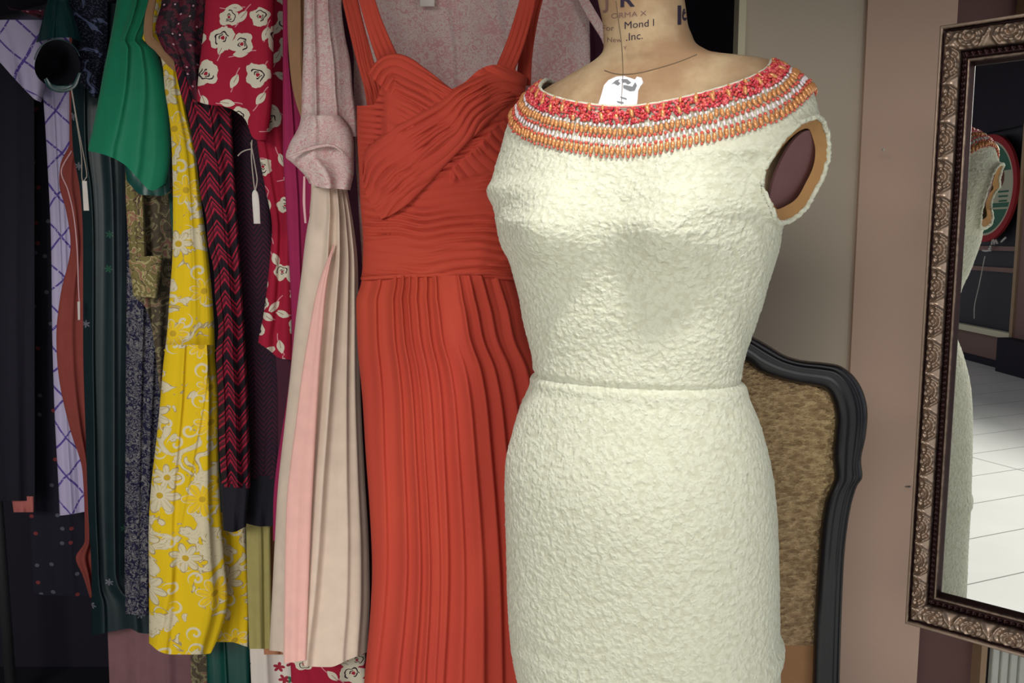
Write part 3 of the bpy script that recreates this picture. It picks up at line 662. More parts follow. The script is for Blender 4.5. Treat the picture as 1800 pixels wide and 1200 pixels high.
# ------------------------------------------------------------ garments
RAILZ = 1.80
def rail_py(Y): return 600-FPX*((RAILZ-CAMZ)*CT+Y*ST)/(Y*CT-(RAILZ-CAMZ)*ST)
def nz1(x, seed):
    r = np.random.default_rng(seed); o = 0
    for k in range(4): o = o+np.sin(x*(1.0+k*.83)*r.uniform(.8, 1.2)+r.uniform(0, 6.28))/(1+k*.6)
    return o*.5
def cloth(name, L, R, Y, mat, parent=None, top=None, bot=None, thick=.035, folds=(), rip=.003, nf=5, seed=1, disp=None, nx=90, ny=150, uvs=1.0, ur=0.0, drift=.3, open_bottom=True, back=True, Yt=None):
    """a hanging cloth tube: left and right edge as (row, column) tables, top/bottom edge as (s, row) tables"""
    Lf = curve1(L) if len(L) > 1 else (lambda y: np.full_like(y, L[0][1], dtype=float)); Rf = curve1(R) if len(R) > 1 else (lambda y: np.full_like(y, R[0][1], dtype=float))
    if top == 'rail': yt = lambda s: 0*s+rail_py(Y)
    elif top is None: y0 = max(min(k for k, _ in L), min(k for k, _ in R)); yt = lambda s: 0*s+y0
    else: yt = curve1(top)
    if bot is None: y1 = min(max(k for k, _ in L), max(k for k, _ in R)); yb = lambda s: 0*s+y1
    else: yb = curve1(bot)
    nc = nx*2 if back else nx
    th = np.linspace(0, 2*PI, nc, endpoint=False) if back else np.linspace(0, PI, nc)
    s = (1-np.cos(th))/2; sn = np.sin(th)
    t = np.linspace(0, 1, ny)[:, None]; S = np.repeat(s[None], ny, 0); SN = np.repeat(sn[None], ny, 0)
    PYg = yt(s)[None]*(1-t)+yb(s)[None]*t
    PXg = Lf(PYg)+(Rf(PYg)-Lf(PYg))*S
    rnd = np.random.default_rng(seed)
    F = np.zeros_like(PXg); prof = ss(0, .3, np.abs(SN)); tt = t+0*S
    for k in range(nf):
        f = rnd.uniform(1.0, 2.4*max(1, nf/2.4)); p = rnd.uniform(0, 6.28); dr = rnd.uniform(-1, 1)*drift*6
        w = np.sin(S*f*6.28/2+p+dr*tt+.5*np.sin(tt*rnd.uniform(2, 6)+p))
        F += rip*(w+.35*(1-np.abs(w)**.7*1.5))*rnd.uniform(.5, 1)*(.45+.75*tt)/math.sqrt(max(1, nf))*1.3
    for fo in folds:
        s0, s1, w, a = fo[:4]; t0 = fo[4] if len(fo) > 4 else -.1
        c = s0+(s1-s0)*tt; d = (S-c)/(w*(.6+.6*tt)); F += a*np.where(d < 0, np.exp(-(d/1.0)**2), np.exp(-(d/.35)**2))*ss(t0, t0+.15, tt)
    F *= prof*np.where(SN >= 0, 1, .4)
    if disp is not None: F = F+disp(PXg, PYg, S, tt)*np.where(SN >= 0, 1, 0)*ss(0, .12, np.abs(SN))
    Yb = Y if Yt is None else Y+(Yt-Y)*(1-tt)
    wid = np.abs(Rf(PYg)-Lf(PYg))/FPX*Y
    TH = np.minimum(thick/2, wid*.45+.002)
    D = Yb-TH*np.sign(SN)*np.abs(SN)**.8-F
    V = P(PXg, PYg, D)
    wm = wid.mean(); U = (np.where(SN >= 0, S, 2-S))*wid*.9+ur; Vv = V[..., 2]
    uv = np.stack([U*uvs, Vv*uvs], -1)
    me = grid_mesh(name, V, uv, wrap=back)
    return link(name, me, MT[mat] if isinstance(mat, str) else mat, parent)
def garment(name, label, cat, *a, group=None, **k):
    o = cloth(name, *a, **k); tag(o, label, cat, group); return o
def root(name, label, cat, px, py, Y, group=None): return empty(name, tuple(P(px, py, Y)), label, cat, group)

# --- long orange evening dress
od = root('evening_dress', 'long orange chiffon evening dress with ruched sweetheart bodice and pleated skirt', 'dress', 780, 1260, 1.30)
def n2(a, b, seed):
    r = np.random.default_rng(seed); o = 0
    for k in range(7):
        th = r.uniform(0, 6.28); f = r.uniform(.6, 1.8); o = o+np.sin(f*(a*math.cos(th)+b*math.sin(th))+r.uniform(0, 6.28))
    return o/3.0
def ridge(c, per, seed, along):
    """soft gathers of uneven size: rounded cushions with narrow creases that come and go"""
    x = c/per*PI+n2(along/48.0, c/38.0, seed)*1.25
    y = c/(per*.52)*PI+n2(along/34.0, c/26.0, seed+5)*1.5
    m = .28+.72*ss(-.6, .7, n2(along/42.0, c/17.0, seed+2)); m2 = ss(-.1, .9, n2(along/36.0, c/15.0, seed+3))
    return np.abs(np.sin(x))**.55*m+np.abs(np.sin(y))**.6*.5*m2+.35*n2(along/60.0, c/30.0, seed+8)
def bod_disp(x, y, s, t):
    low = ridge(y-9*np.sin((x-640)/70)-.05*(x-640)-6*nz1(x/45, 3), 15, 4, x)
    side = ridge(y-.10*(x-630), 11, 11, x*.6)
    # left cup: folds run down to the right, parallel to the neckline
    cup = ridge((y-125)*.80-(x-700)*.46, 21, 21, x+y)
    rc = ridge((y-230)*.62-(x-850)*.78*1.0, 17, 31, x+y)*.9
    m_side = 1-ss(668, 682, x+(y-200)*.02); m_side = m_side*(1-ss(335, 350, y))
    dline = (y-150)*.78+(x-890)*.62+.0009*(x-780)**2      # across the crossing band
    m_rc = ss(52, 58, dline)*ss(790, 800, x)*(1-ss(300, 315, y+.2*(x-850)))
    m_cup = 1-ss(250, 262, y+.25*(x-700))
    f = low*.0068
    f = f*(1-m_cup)+m_cup*(cup*.006+.006)
    f = f*(1-m_side)+m_side*(side*.005-.002)
    f = f*(1-m_rc)+m_rc*(rc*.0066+.001)
    bulge = .018*np.exp(-((x-715)/65)**2-((y-215)/75)**2)+.018*np.exp(-((x-850)/60)**2-((y-205)/75)**2)
    return f+bulge
cloth('bodice', [(150, 626), (185, 627), (240, 628), (300, 631), (350, 633), (430, 638), (470, 637), (494, 634)], [(90, 930), (150, 925), (200, 915), (300, 905), (400, 905), (494, 905)], 1.30, 'orange', od,
      top=[(0, 186), (.10, 184), (.15, 150), (.19, 112), (.25, 98), (.33, 112), (.45, 142), (.56, 156), (.62, 148), (.72, 122), (.80, 114), (.9, 120), (1, 135)],
      bot=[(0, 492), (.5, 486), (1, 488)], thick=.10, rip=0, disp=bod_disp, nx=280, ny=330)
def band_disp(x, y, s, t): return ridge(t*88+6*np.sin(x/55), 14.5, 41, x)*.0052
def strip(name, c0, w0, w1, Y, mat, parent, disp_px=12, seed=1, n=140, m=70, lift=.004, amp=.003, Yf=None, fan=0, fade=0):
    """a folded band of cloth along a pixel-space centre line, with pleats running along it"""
    c = spl(c0, n); tg = np.gradient(c, axis=0); tg /= np.linalg.norm(tg, axis=1)[:, None]; nr = np.stack([-tg[:, 1], tg[:, 0]], -1)
    s = np.linspace(-1, 1, m); w = np.linspace(w0, w1, n)/2 if np.isscalar(w0) else np.interp(np.linspace(0, 1, n), *zip(*w0))/2
    XY = c[:, None]+nr[:, None]*(s[None, :, None]*w[:, None, None])
    if fan: XY[..., 0] = np.where(XY[..., 0] < 650, 636+14*np.exp((XY[..., 0]-650)/14), XY[..., 0])
    al = np.repeat(np.arange(n)[:, None], m, 1)*2.5
    q = s[None]*w[:, None] if not fan else s[None]*fan+0*w[:, None]
    e = 1-(ss(1-fade, 1, np.linspace(0, 1, n))[:, None] if fade else 0)
    f = ridge(q+3*nz1(al/60, seed), disp_px, seed, al)*amp+lift*np.sqrt(np.clip(1-s[None]**6, 0, 1))*e
    Yc = np.full((n, m), Y) if Yf is None else Yf(XY[..., 0], XY[..., 1])
    V = P(XY[..., 0], XY[..., 1], Yc-f); Bk = P(XY[..., 0], XY[..., 1], Yc+.002)
    G = np.concatenate([V, Bk[:, ::-1]], 1); al_ = np.repeat(np.arange(n)[:, None], 2*m, 1)*.002
    uv = np.stack([np.repeat((np.arange(2*m)*.0008)[None], n, 0), al_], -1)
    return link(name, grid_mesh(name, G, uv, wrap=True), MT[mat], parent)
def bodY(x, y):
    s = np.clip((x-630)/280, 0.01, .99); return 1.30-.05*(np.sqrt(1-(2*s-1)**2))**.8-(.018*np.exp(-((x-715)/65)**2-((y-215)/75)**2)+.018*np.exp(-((x-850)/60)**2-((y-205)/75)**2))-.0045
strip('crossing_drape', [(912, 150), (872, 158), (830, 186), (785, 220), (740, 256), (700, 292), (668, 320), (640, 338)], [(0, 56), (.2, 78), (.4, 96), (.6, 116), (.8, 124), (1, 112)], None, 1.30, 'orange', od, 15, 51, 260, 150, .009, .0062, Yf=bodY, fan=50, fade=.22)
strip('cup_drape', [(668, 150), (692, 126), (730, 146), (768, 172), (800, 192), (835, 210)], [(0, 60), (.3, 66), (.7, 54), (1, 36)], None, 1.30, 'orange', od, 13, 61, 120, 80, .005, .006, Yf=bodY)
for c0, w, sd, yy in (([(598, -190), (606, -60), (620, 20), (640, 100), (655, 150), (662, 186)], [(0, 24), (.7, 30), (1, 34)], 3, 1.325), ([(615, -190), (632, -60), (648, 10), (668, 70), (690, 124)], [(0, 22), (.6, 30), (1, 40)], 5, 1.275),
                  ([(950, -190), (940, -60), (928, 0), (908, 70), (884, 132)], [(0, 22), (.6, 30), (1, 34)], 7, 1.275), ([(975, -190), (958, -60), (938, 20), (925, 90), (920, 150)], [(0, 20), (.6, 22), (1, 26)], 9, 1.31)):
    strip('shoulder_strap', c0, w, None, yy, 'orange', od, 9, sd, 120, 40, .003, .0028)
tube('waist_seam', P(np.linspace(637, 903, 60), 489-6*np.sin(np.linspace(0, PI, 60)), 1.30-.05*np.sqrt(1-(2*np.linspace(.01, .99, 60)-1)**2)**.8-.002), .0035, MT['orange'], od, 8)
pl = [tuple(list(q[:3])+[q[3]*.8]+list(q[4:])) for q in [(.12, .04, .05, .010), (.22, .16, .035, .011), (.27, .25, .03, .012), (.31, .31, .02, .010), (.36, .36, .03, .009), (.42, .40, .03, .012), (.48, .50, .035, .010), (.55, .62, .04, .012, .1), (.63, .72, .03, .010), (.70, .82, .035, .010), (.78, .9, .04, .008), (.88, .96, .04, .008)]]
def skirt_d(x, y, s, t):
    q = s*(1+.12*t*(s-.35)); g = .0012*(np.abs(np.sin(q*66+1.8*n2(q*9, t*3, 4)))**.7)*np.exp(-t*4.5)
    w = np.exp(-((q-.30)/.10)**2); g2 = .0016*w*(np.abs(np.sin(q*52+.8*nz1(t*2, 8)))**.6)
    g3 = .0075*n2(q*13, t*1.3, 71)+.0010*n2(q*30, t*1.8, 72); return (g+g2+g3)
cloth('skirt', [(484, 637), (500, 634), (530, 626), (600, 628), (700, 637), (800, 643), (900, 650), (1000, 654), (1060, 652), (1200, 640), (1320, 632)], [(484, 905), (540, 925), (600, 938), (650, 960), (800, 975), (1320, 985)], 1.30, 'orange', od,
      thick=.10, folds=pl, rip=.002, nf=4, disp=skirt_d, nx=300, ny=200, seed=12)

# --- pink floral blouse behind it, sleeve with turned cuff
pf = root('floral_blouse', 'pale pink floral cotton blouse hanging behind the orange dress, sleeve with wide cuff', 'blouse', 640, 335, 1.42)
cloth('blouse_body', [(-170, 560), (0, 600), (60, 615), (110, 622), (160, 622), (200, 622), (330, 628), (520, 640)], [(-170, 980), (-20, 1030), (0, 1034), (130, 1038), (300, 1040), (520, 1040)], 1.43, 'pinkfl', pf, top='rail', thick=.05, folds=[(.42, .42, .02, .008), (.62, .66, .06, .006), (.75, .8, .05, .006)], rip=.004, nx=140)
cloth('sleeve', [(-170, 545), (0, 535), (90, 533), (150, 531), (205, 529), (240, 520)], [(-170, 600), (0, 600), (60, 606), (110, 616), (160, 620), (205, 626), (240, 628)], 1.375, 'pinkfl', pf, top='rail', thick=.05, folds=[(.25, .28, .05, .010), (.62, .66, .06, .008)], rip=.003, seed=5, Yt=1.40)
cloth('cuff', [(203, 533), (225, 524), (255, 508), (276, 502), (285, 512), (300, 528), (315, 540), (333, 546)], [(203, 600), (225, 616), (260, 622), (300, 622), (333, 616)], 1.36, 'pinkfl', pf, thick=.06, bot=[(0, 322), (.3, 330), (.7, 332), (1, 334)], rip=.002, folds=[(.3, .5, .2, .006)], seed=9, nx=60, ny=60)
strip('cuff_fold', [(505, 276), (530, 266), (560, 257), (585, 256), (603, 268)], [(0, 3), (.4, 7), (1, 3)], None, 1.32, 'pinkfl', pf, 6, 3, 60, 14, .003, .001)
garment('ribbon', 'thin pale pink ribbon dangling below the floral cuff', 'ribbon', [(310, 533), (350, 532), (392, 535)], [(310, 537), (350, 537), (392, 539)], 1.335, 'ribbon', thick=.003, rip=0, nx=6, ny=20)
garment('label_tag', 'small white tag inside the collar of the pink floral blouse', 'tag', [(-12, 737), (11, 738)], [(-12, 765), (13, 764)], 1.39, 'white', thick=.003, rip=0, nx=8, ny=8)

garment('plum_jacket', 'dark plum garment showing between the pink floral blouse and the neck of the dress form', 'jacket', [(-200, 1000), (140, 1025)], [(-200, 1085), (300, 1085)], 1.60, 'plum', bot=[(0, 300), (1, 300)], top='rail', thick=.03)
strip('blouse_tie', [(1012, -60), (1022, -10), (1034, 15), (1052, 45), (1066, 72), (1074, 110)], [(0, 18), (.5, 18), (1, 12)], None, 1.40, 'pinkfl', pf, 9, 4, 60, 16, .002, .001)
# --- pale pink pleated dress
pp = root('pleated_dress', 'plain pale pink dress with deep box pleats hanging left of the orange dress', 'dress', 560, 1170, 1.40)
cloth('skirt', [(330, 548), (380, 544), (400, 540), (480, 530), (560, 520), (650, 511), (750, 500), (850, 489), (950, 483), (1050, 478), (1150, 473)], [(330, 610), (400, 622), (450, 628), (520, 630), (700, 634), (850, 642), (950, 648), (1050, 650), (1150, 645)], 1.40, 'palepink', pp,
      bot=[(0, 1143), (.14, 1146), (.16, 1164), (.34, 1158), (.36, 1170), (.62, 1172), (.8, 1160), (1, 1146)], thick=.075, folds=[(.5, .17, .10, .012), (.72, .38, .10, .014), (.85, .75, .06, .006), (.95, .9, .05, .006)], rip=.002, nf=3, nx=180, ny=220, seed=3)
cloth('pleat_inset', [(430, 586), (480, 566), (600, 540), (750, 519), (900, 503), (1164, 499)], [(430, 588), (480, 578), (600, 566), (750, 556), (900, 548), (1164, 538)], 1.352, 'innerpink', pp, bot=[(0, 1166), (1, 1160)], thick=.014, rip=.001, nx=40, ny=140)
cloth('bodice', [(250, 546), (330, 547), (375, 544)], [(250, 598), (330, 604), (375, 612)], 1.405, 'palepink', pp, thick=.05, top=[(0, 250), (1, 250)], rip=.001, ny=40, nx=50)

garment('plum_dress', 'dark plum dress, a narrow strip showing between pale pink and orange dresses', 'dress', [(150, 596), (1180, 600)], [(150, 655), (1180, 668)], 1.57, 'plum', top='rail', thick=.02)
garment('sand_scarf', 'sand-coloured sheer chiffon hanging between red floral blouse and pink blouse', 'garment', [(-200, 506), (0, 505), (100, 508), (180, 520), (215, 532)], [(-200, 548), (0, 548), (215, 548)], 1.455, 'sand', top='rail', thick=.02, folds=[(.5, .6, .2, .006)])
garment('magenta_dress', 'magenta crepe dress strip left of the pale pink dress', 'dress', [(100, 497), (250, 497), (350, 502), (600, 513), (900, 480), (950, 480)], [(100, 520), (150, 532), (400, 560), (950, 560)], 1.485, 'magenta', top='rail', thick=.03, folds=[(.4, .3, .15, .006)])

# --- red rose print blouse
rf = root('floral_dress', 'red dress printed with white roses and leaves, sleeve in front, skirt tail below', 'dress', 500, 640, 1.50)
cloth('sleeve', [(-200, 372), (0, 361), (60, 357), (120, 350), (178, 346), (250, 346)], [(-200, 490), (0, 481), (60, 481), (130, 480), (180, 478), (245, 470), (260, 468)], 1.485, 'redfl', rf, top='rail', bot=[(0, 178), (.12, 183), (.35, 187), (.55, 198), (.68, 214), (.78, 240), (.88, 246), (1, 246)], thick=.05, rip=.003, seed=8, nx=100)
cloth('dress_body', [(-200, 440), (180, 446), (250, 452), (330, 466), (400, 478), (470, 473), (560, 462), (604, 454), (640, 455)], [(-200, 512), (0, 505), (100, 500), (180, 500), (300, 515), (640, 524)], 1.525, 'redfl', rf, top='rail', bot=[(0, 602), (.25, 614), (.5, 628), (.8, 632), (1, 634)], thick=.03, rip=.004, seed=2, ur=.31)
cloth('hem_tail', [(1090, 508), (1200, 512), (1300, 515)], [(1090, 640), (1300, 646)], 1.475, 'redfl', rf, thick=.03, rip=.004, nf=6, seed=6, ny=60, ur=.17)
cloth('inner_skirt', [(560, 478), (640, 485), (700, 488), (900, 488), (1140, 500)], [(560, 530), (1140, 640)], 1.545, 'plum', rf, thick=.02)

def swing_tag(label, pts_string, L, R, Y, nm='price_tag'):
    t = root(nm, label, 'tag', L[0][1], L[-1][0], Y)
    cloth('card', L, R, Y, 'white', t, thick=.003, rip=0, nx=8, ny=16)
    for s in pts_string: tube('string', P(*np.array(spl(s, 24)).T, Y-.001), .0011, MT['string'], t, 6)
swing_tag('small white price tag on looped string hanging from the red floral sleeve', [[(443, 246), (442, 275), (445, 310), (448, 334)], [(441, 250), (450, 300), (452, 318), (449, 334)], [(441, 262), (432, 264), (424, 268), (418, 274)]], [(334, 446), (340, 443), (393, 446)], [(334, 450), (340, 454), (393, 458)], 1.44)

# --- chevron dress
cv = root('chevron_dress', 'red and black chevron knit dress with black hem band, right of yellow floral dress', 'dress', 400, 930, 1.55)
edge = [(-200, 300), (0, 300), (120, 308), (165, 318), (200, 330), (235, 336), (270, 343), (300, 350), (340, 352), (380, 362), (430, 366), (470, 375), (520, 378), (580, 384), (620, 380), (700, 384), (800, 386), (860, 390), (930, 392)]
cloth('dress_body', edge, [(-200, 395), (0, 400), (300, 412), (500, 425), (700, 436), (850, 440), (860, 440)], 1.565, 'chev', cv, top='rail', bot=[(0, 856), (1, 858)], thick=.05, rip=.0045, nf=6, seed=4, nx=110, folds=[(.15, .2, .08, .006), (.5, .55, .1, .006)])
cloth('hem_band', [(850, 389), (905, 391), (940, 393)], [(850, 440), (905, 434), (940, 432)], 1.565, 'blackhem', cv, bot=[(0, 932), (.4, 935), (1, 925)], thick=.045, ny=30, nx=50)
garment('knit_dress', 'dark maroon and black zigzag knit dress with plain black hem, behind chevron dress', 'dress', [(-200, 400), (200, 405), (500, 420), (700, 432), (950, 432)], [(-200, 470), (250, 470), (400, 478), (600, 500), (750, 506), (830, 500), (950, 483)], 1.60, 'dchev', top='rail', bot=[(0, 840), (1, 842)], thick=.03, rip=.003, seed=14)
o = bpy.data.objects['knit_dress']; cloth('hem_band', [(836, 433), (950, 433)], [(836, 500), (880, 490), (950, 483)], 1.60, 'blackhem', o, bot=[(0, 920), (.5, 925), (1, 924)], thick=.03, ny=20, nx=40)
garment('black_jacket', 'black garment with a plain front behind the red floral sleeve', 'jacket', [(-200, 330), (100, 340), (200, 348), (300, 385), (500, 410), (720, 425)], [(-200, 450), (250, 452), (350, 470), (500, 480), (620, 455), (720, 450)], 1.62, 'black', top='rail', thick=.02)
garment('maroon_blouse', 'dark maroon sequinned lace blouse between the yellow dress and red floral sleeve', 'blouse', [(-200, 280), (0, 284), (50, 273), (62, 276), (110, 300), (150, 316), (185, 330)], [(-200, 375), (0, 362), (90, 356), (185, 352)], 1.535, 'maroon', top='rail', bot=[(0, 90), (.4, 140), (.7, 182), (1, 185)], thick=.02, seed=6, rip=.003)

# --- yellow floral dress
yd = root('floral_sundress', 'bright yellow dress printed with cream flowers and scrolls', 'dress', 330, 1150, 1.64)
cloth('bodice', [(-200, 270), (0, 268), (30, 262), (60, 252), (68, 250), (84, 276), (100, 282), (160, 290), (220, 299), (300, 303), (380, 304), (450, 303), (520, 298), (580, 294), (620, 290)], [(-200, 300), (0, 310), (80, 318), (130, 318), (200, 328), (260, 342), (340, 352), (450, 366), (560, 376), (620, 378)], 1.66, 'yellow', yd, top='rail', bot=[(0, 617), (1, 616)], thick=.05, rip=.0035, nf=4, seed=21, nx=110)
cloth('skirt', [(606, 291), (640, 287), (700, 282), (780, 274), (860, 265), (950, 261), (1050, 262), (1160, 262)], [(606, 376), (700, 383), (800, 384), (900, 388), (980, 394), (1050, 400), (1160, 372)], 1.65, 'yellow', yd, bot=[(0, 1130), (.15, 1144), (.4, 1150), (.75, 1150), (.95, 1148), (1, 1120)], thick=.07, folds=[(.9, .10, .08, .004), (.4, .25, .1, .006), (.85, .8, .12, .010)], rip=.004, nf=4, seed=22, nx=130, ur=.4)
cloth('back_panel', [(900, 385), (950, 388), (1135, 370)], [(900, 430), (940, 432), (1000, 435), (1090, 437), (1140, 436)], 1.70, 'yellow', yd, bot=[(0, 1128), (.5, 1128), (1, 1137)], thick=.03, seed=23, ur=.9, nx=50)
tube('waist_seam', P(np.linspace(290, 378, 24), 615+2*np.sin(np.linspace(0, 9, 24)), 1.655-.03*np.sin(np.linspace(.1, PI-.1, 24))), .003, MT['yellow'], yd, 6)
strip('neck_facing', [(272, -40), (268, 0), (262, 30), (262, 66), (278, 84), (300, 110), (312, 122)], [(0, 12), (.5, 17), (.8, 15), (1, 12)], None, 1.618, 'sand', yd, 9, 4, 60, 16, .002, .001)

# --- emerald blouse
gb = root('silk_blouse', 'emerald green silk garment with wide short sleeve left of the yellow dress', 'blouse', 230, 345, 1.72)
cloth('sleeve', [(-200, 215), (0, 205), (60, 195), (120, 183), (180, 172), (230, 162), (264, 155), (360, 155)], [(-200, 285), (0, 280), (40, 268), (70, 255), (82, 270), (100, 278), (150, 292), (200, 297), (270, 300), (350, 285)], 1.72, 'green', gb, top='rail', bot=[(0, 265), (.2, 272), (.45, 290), (.62, 312), (.85, 335), (1, 322)], thick=.07, folds=[(.5, .28, .12, .010), (.75, .6, .12, .006)], rip=.002, seed=31, nx=100)
cloth('sleeve_back', [(280, 218), (345, 226)], [(280, 300), (345, 300)], 1.755, 'dkgreen', gb, top=[(0, 286), (1, 286)], bot=[(0, 318), (.3, 342), (.8, 344), (1, 335)], thick=.03, ny=30, nx=40)
cloth('hem_tail', [(1100, 362), (1300, 366)], [(1100, 440), (1300, 440)], 1.745, 'dkgreen', gb, thick=.03, folds=[(.4, .5, .1, .008)], ny=60)
cloth('skirt_panel', [(340, 296), (1100, 366)], [(340, 302), (1100, 440)], 1.80, 'dkgreen', gb, thick=.01, nx=30)

# --- pale chiffon, peach and small floral skirts under the black hems
garment('chiffon_skirt', 'pale yellow chiffon skirt below the black knit hem', 'skirt', [(880, 428), (925, 432), (1000, 434), (1140, 438)], [(880, 475), (1140, 478)], 1.625, 'straw', thick=.02, folds=[(.6, .6, .2, .006)], ny=60, nx=50, top=[(0, 600), (1, 600)])
garment('peach_skirt', 'peach crepe skirt strip left of the pale pink dress hem', 'skirt', [(880, 458), (1150, 464)], [(880, 512), (1150, 512)], 1.65, 'peach', thick=.015, ny=60, nx=50, top=[(0, 600), (1, 600)])
garment('cotton_skirt', 'white cotton skirt with small red flowers, lowest hem beside the red floral tail', 'skirt', [(1100, 437), (1300, 446)], [(1100, 512), (1300, 516)], 1.68, 'small', thick=.02, folds=[(.3, .4, .2, .008)], top=[(0, 700), (1, 700)], nx=50)

# --- olive, navy, tweed, green-black
ov = root('olive_dress', 'olive brown printed dress with turned sleeve cuff, under the green sleeve', 'dress', 260, 740, 1.82)
cloth('dress_body', [(200, 224), (330, 224), (450, 228), (560, 240), (740, 262)], [(200, 300), (450, 304), (600, 296), (740, 292)], 1.83, 'olive', ov, top='rail', bot=[(0, 520), (.4, 560), (.7, 700), (1, 745)], thick=.03, rip=.004, seed=41)
cloth('sleeve', [(290, 220), (350, 221), (455, 228)], [(290, 250), (455, 258)], 1.80, 'cuffo', ov, thick=.03, top=[(0, 150), (1, 150)], ny=60, nx=40, seed=42)
cloth('cuff', [(448, 224), (462, 226), (500, 232), (524, 235)], [(448, 286), (470, 284), (500, 280), (524, 276)], 1.785, 'cuffo', ov, top=[(0, 457), (.3, 452), (1, 449)], bot=[(0, 520), (1, 524)], thick=.04, ny=40, nx=50, seed=43, ur=.2)
garment('speckled_dress', 'navy dress with dense white speckles left of the yellow dress skirt', 'dress', [(450, 223), (700, 221), (1000, 219), (1090, 221)], [(450, 300), (800, 282), (1090, 275)], 1.865, 'navy', top='rail', bot=[(0, 1078), (.5, 1081), (1, 1079)], thick=.03, folds=[(.4, .4, .15, .008), (.75, .7, .1, .006)], seed=44, rip=.004)
gk = root('silk_dress', 'green-black silk dress with glossy bottle-green sleeve opening at the top', 'dress', 185, 1115, 1.92)
cloth('dress_body', [(-200, 140), (150, 125), (260, 128), (330, 140), (450, 146), (600, 146), (750, 150), (900, 155), (1020, 161), (1120, 160)], [(-200, 230), (300, 222), (600, 224), (1000, 220), (1040, 235), (1060, 262), (1120, 275)], 1.92, 'gblack', gk, top='rail', bot=[(0, 1117), (.4, 1108), (.6, 1104), (.75, 1112), (1, 1114)], thick=.04, folds=[(.25, .2, .1, .010), (.7, .7, .15, .008)], seed=45)
# puffed satin sleeve with its dark opening
def bowl(name, ctr, rx, ry, Y, depth, mat, parent, tilt=0.0):
    n, m_ = 30, 48; a = np.linspace(0, 2*PI, m_, endpoint=False); r = np.linspace(1, 0, n)[:, None]
    x = ctr[0]+rx*r*np.cos(a+0*r)*(1+.05*np.sin(3*a)); y = ctr[1]+ry*r*np.sin(a+0*r)+tilt*rx*r*np.cos(a); D = Y+depth*(1-r**2)+0*a
    return link(name, grid_mesh(name, P(x, y, D), wrap=True), MT[mat], parent)
cloth('sleeve', [(-200, 95), (-20, 88), (20, 78), (60, 68), (90, 60), (130, 64), (160, 82)], [(-200, 135), (0, 122), (20, 128), (40, 134), (80, 145), (120, 143), (160, 128)], 1.84, 'satin', gk, top='rail', bot=[(0, 75), (.3, 68), (.7, 66), (1, 74)], thick=.12, folds=[(.4, .35, .1, .008)], rip=.003, seed=46)
bowl('sleeve_opening', (101, 112), 40, 42, 1.80, .12, 'black', gk)
tube('sleeve_edge', P(*(np.array([(101+41*math.cos(t), 112+43*math.sin(t)) for t in np.linspace(-PI*.95, -PI*.1, 40)]).T), 1.797), .0013, MT['satin'], gk, 8)
strip('cuff_band', [(80, 138), (90, 152), (110, 156), (130, 150), (140, 128)], [(0, 8), (.5, 14), (1, 6)], None, 1.79, 'satin', gk, 8, 3, 60, 20, .003, .001)
garment('tweed_jacket', 'dark blue-grey tweed jacket between green sleeve and dark satin sleeve', 'jacket', [(-200, 100), (0, 102), (60, 132), (140, 136), (175, 160)], [(-200, 200), (0, 190), (100, 186), (175, 170)], 1.88, 'tweed', top='rail', bot=[(0, 140), (.6, 172), (1, 172)], thick=.03, seed=47)
swing_tag('narrow white tag on long string hanging from the dark satin sleeve', [[(125, 154), (134, 210), (143, 270), (144, 312), (148, 318)], [(126, 156), (137, 220), (152, 300), (150, 314), (147, 318)]], [(318, 144), (370, 147)], [(318, 153), (370, 157)], 1.775, 'swing_tag')

tr = root('crepe_robe', 'terracotta crepe robe with thin belt cord between lilac lattice dress and green-black dress', 'robe', 140, 1040, 1.98)
cloth('robe_body', [(255, 122), (290, 106), (320, 104), (370, 116), (430, 124), (520, 106), (590, 99), (660, 103), (750, 122), (830, 145), (950, 149), (980, 133), (1010, 145), (1050, 158)], [(255, 150), (1050, 168)], 2.03, 'terra', tr, top='rail', thick=.02, folds=[(.4, .5, .3, .006)], nx=50, ny=200)
tube('belt_cord', P(*spl([(126, 265), (108, 300), (120, 335), (130, 380), (136, 440), (138, 500), (140, 535)], 60).T, 1.945), .0016, MT['ribbon'], tr, 6)
garment('cord_end', 'small white-tipped cord end hanging against the green-black dress', 'cord', [(530, 136), (562, 137)], [(530, 141), (562, 141)], 1.885, 'white', thick=.004, rip=0, nx=8, ny=10)
lt = root('lattice_dress', 'lilac dress with purple lattice lines and puffed sleeve', 'dress', 120, 905, 2.12)
cloth('dress_body', [(150, 74), (200, 78), (300, 84), (400, 89), (600, 92), (750, 97), (860, 103), (905, 105)], [(150, 130), (300, 132), (500, 140), (905, 160)], 2.12, 'lattice', lt, top='rail', bot=[(0, 906), (.3, 904), (1, 897)], thick=.04, folds=[(.3, .35, .2, .006)], seed=51)
cloth('puffed_sleeve', [(-200, -60), (0, -60), (150, -30), (180, 0)], [(-200, 60), (0, 70), (60, 84), (120, 82), (160, 78), (180, 72)], 2.06, 'lattice', lt, top='rail', bot=[(0, 60), (.3, 100), (.55, 142), (.8, 172), (1, 180)], thick=.10, seed=52, ur=.5, rip=.004)
garment('print_shawl', 'dark multicoloured print cloth with pink edge lying over the puffed lilac sleeve', 'shawl', [(-200, 0), (0, 10), (20, 20), (32, 60)], [(-200, 80), (0, 86), (20, 84), (34, 74)], 1.975, 'maroon', top='rail', bot=[(0, 8), (.3, 22), (.7, 32), (1, 32)], thick=.03, seed=53)
garment('dotted_dress', 'black dress with small red and grey dots reaching below the lilac lattice dress', 'dress', [(120, 40), (800, 48), (1045, 56)], [(120, 150), (1045, 172)], 2.22, 'polka', top='rail', bot=[(0, 1043), (.3, 1046), (1, 1048)], thick=.04, seed=54, rip=.006, nf=6)
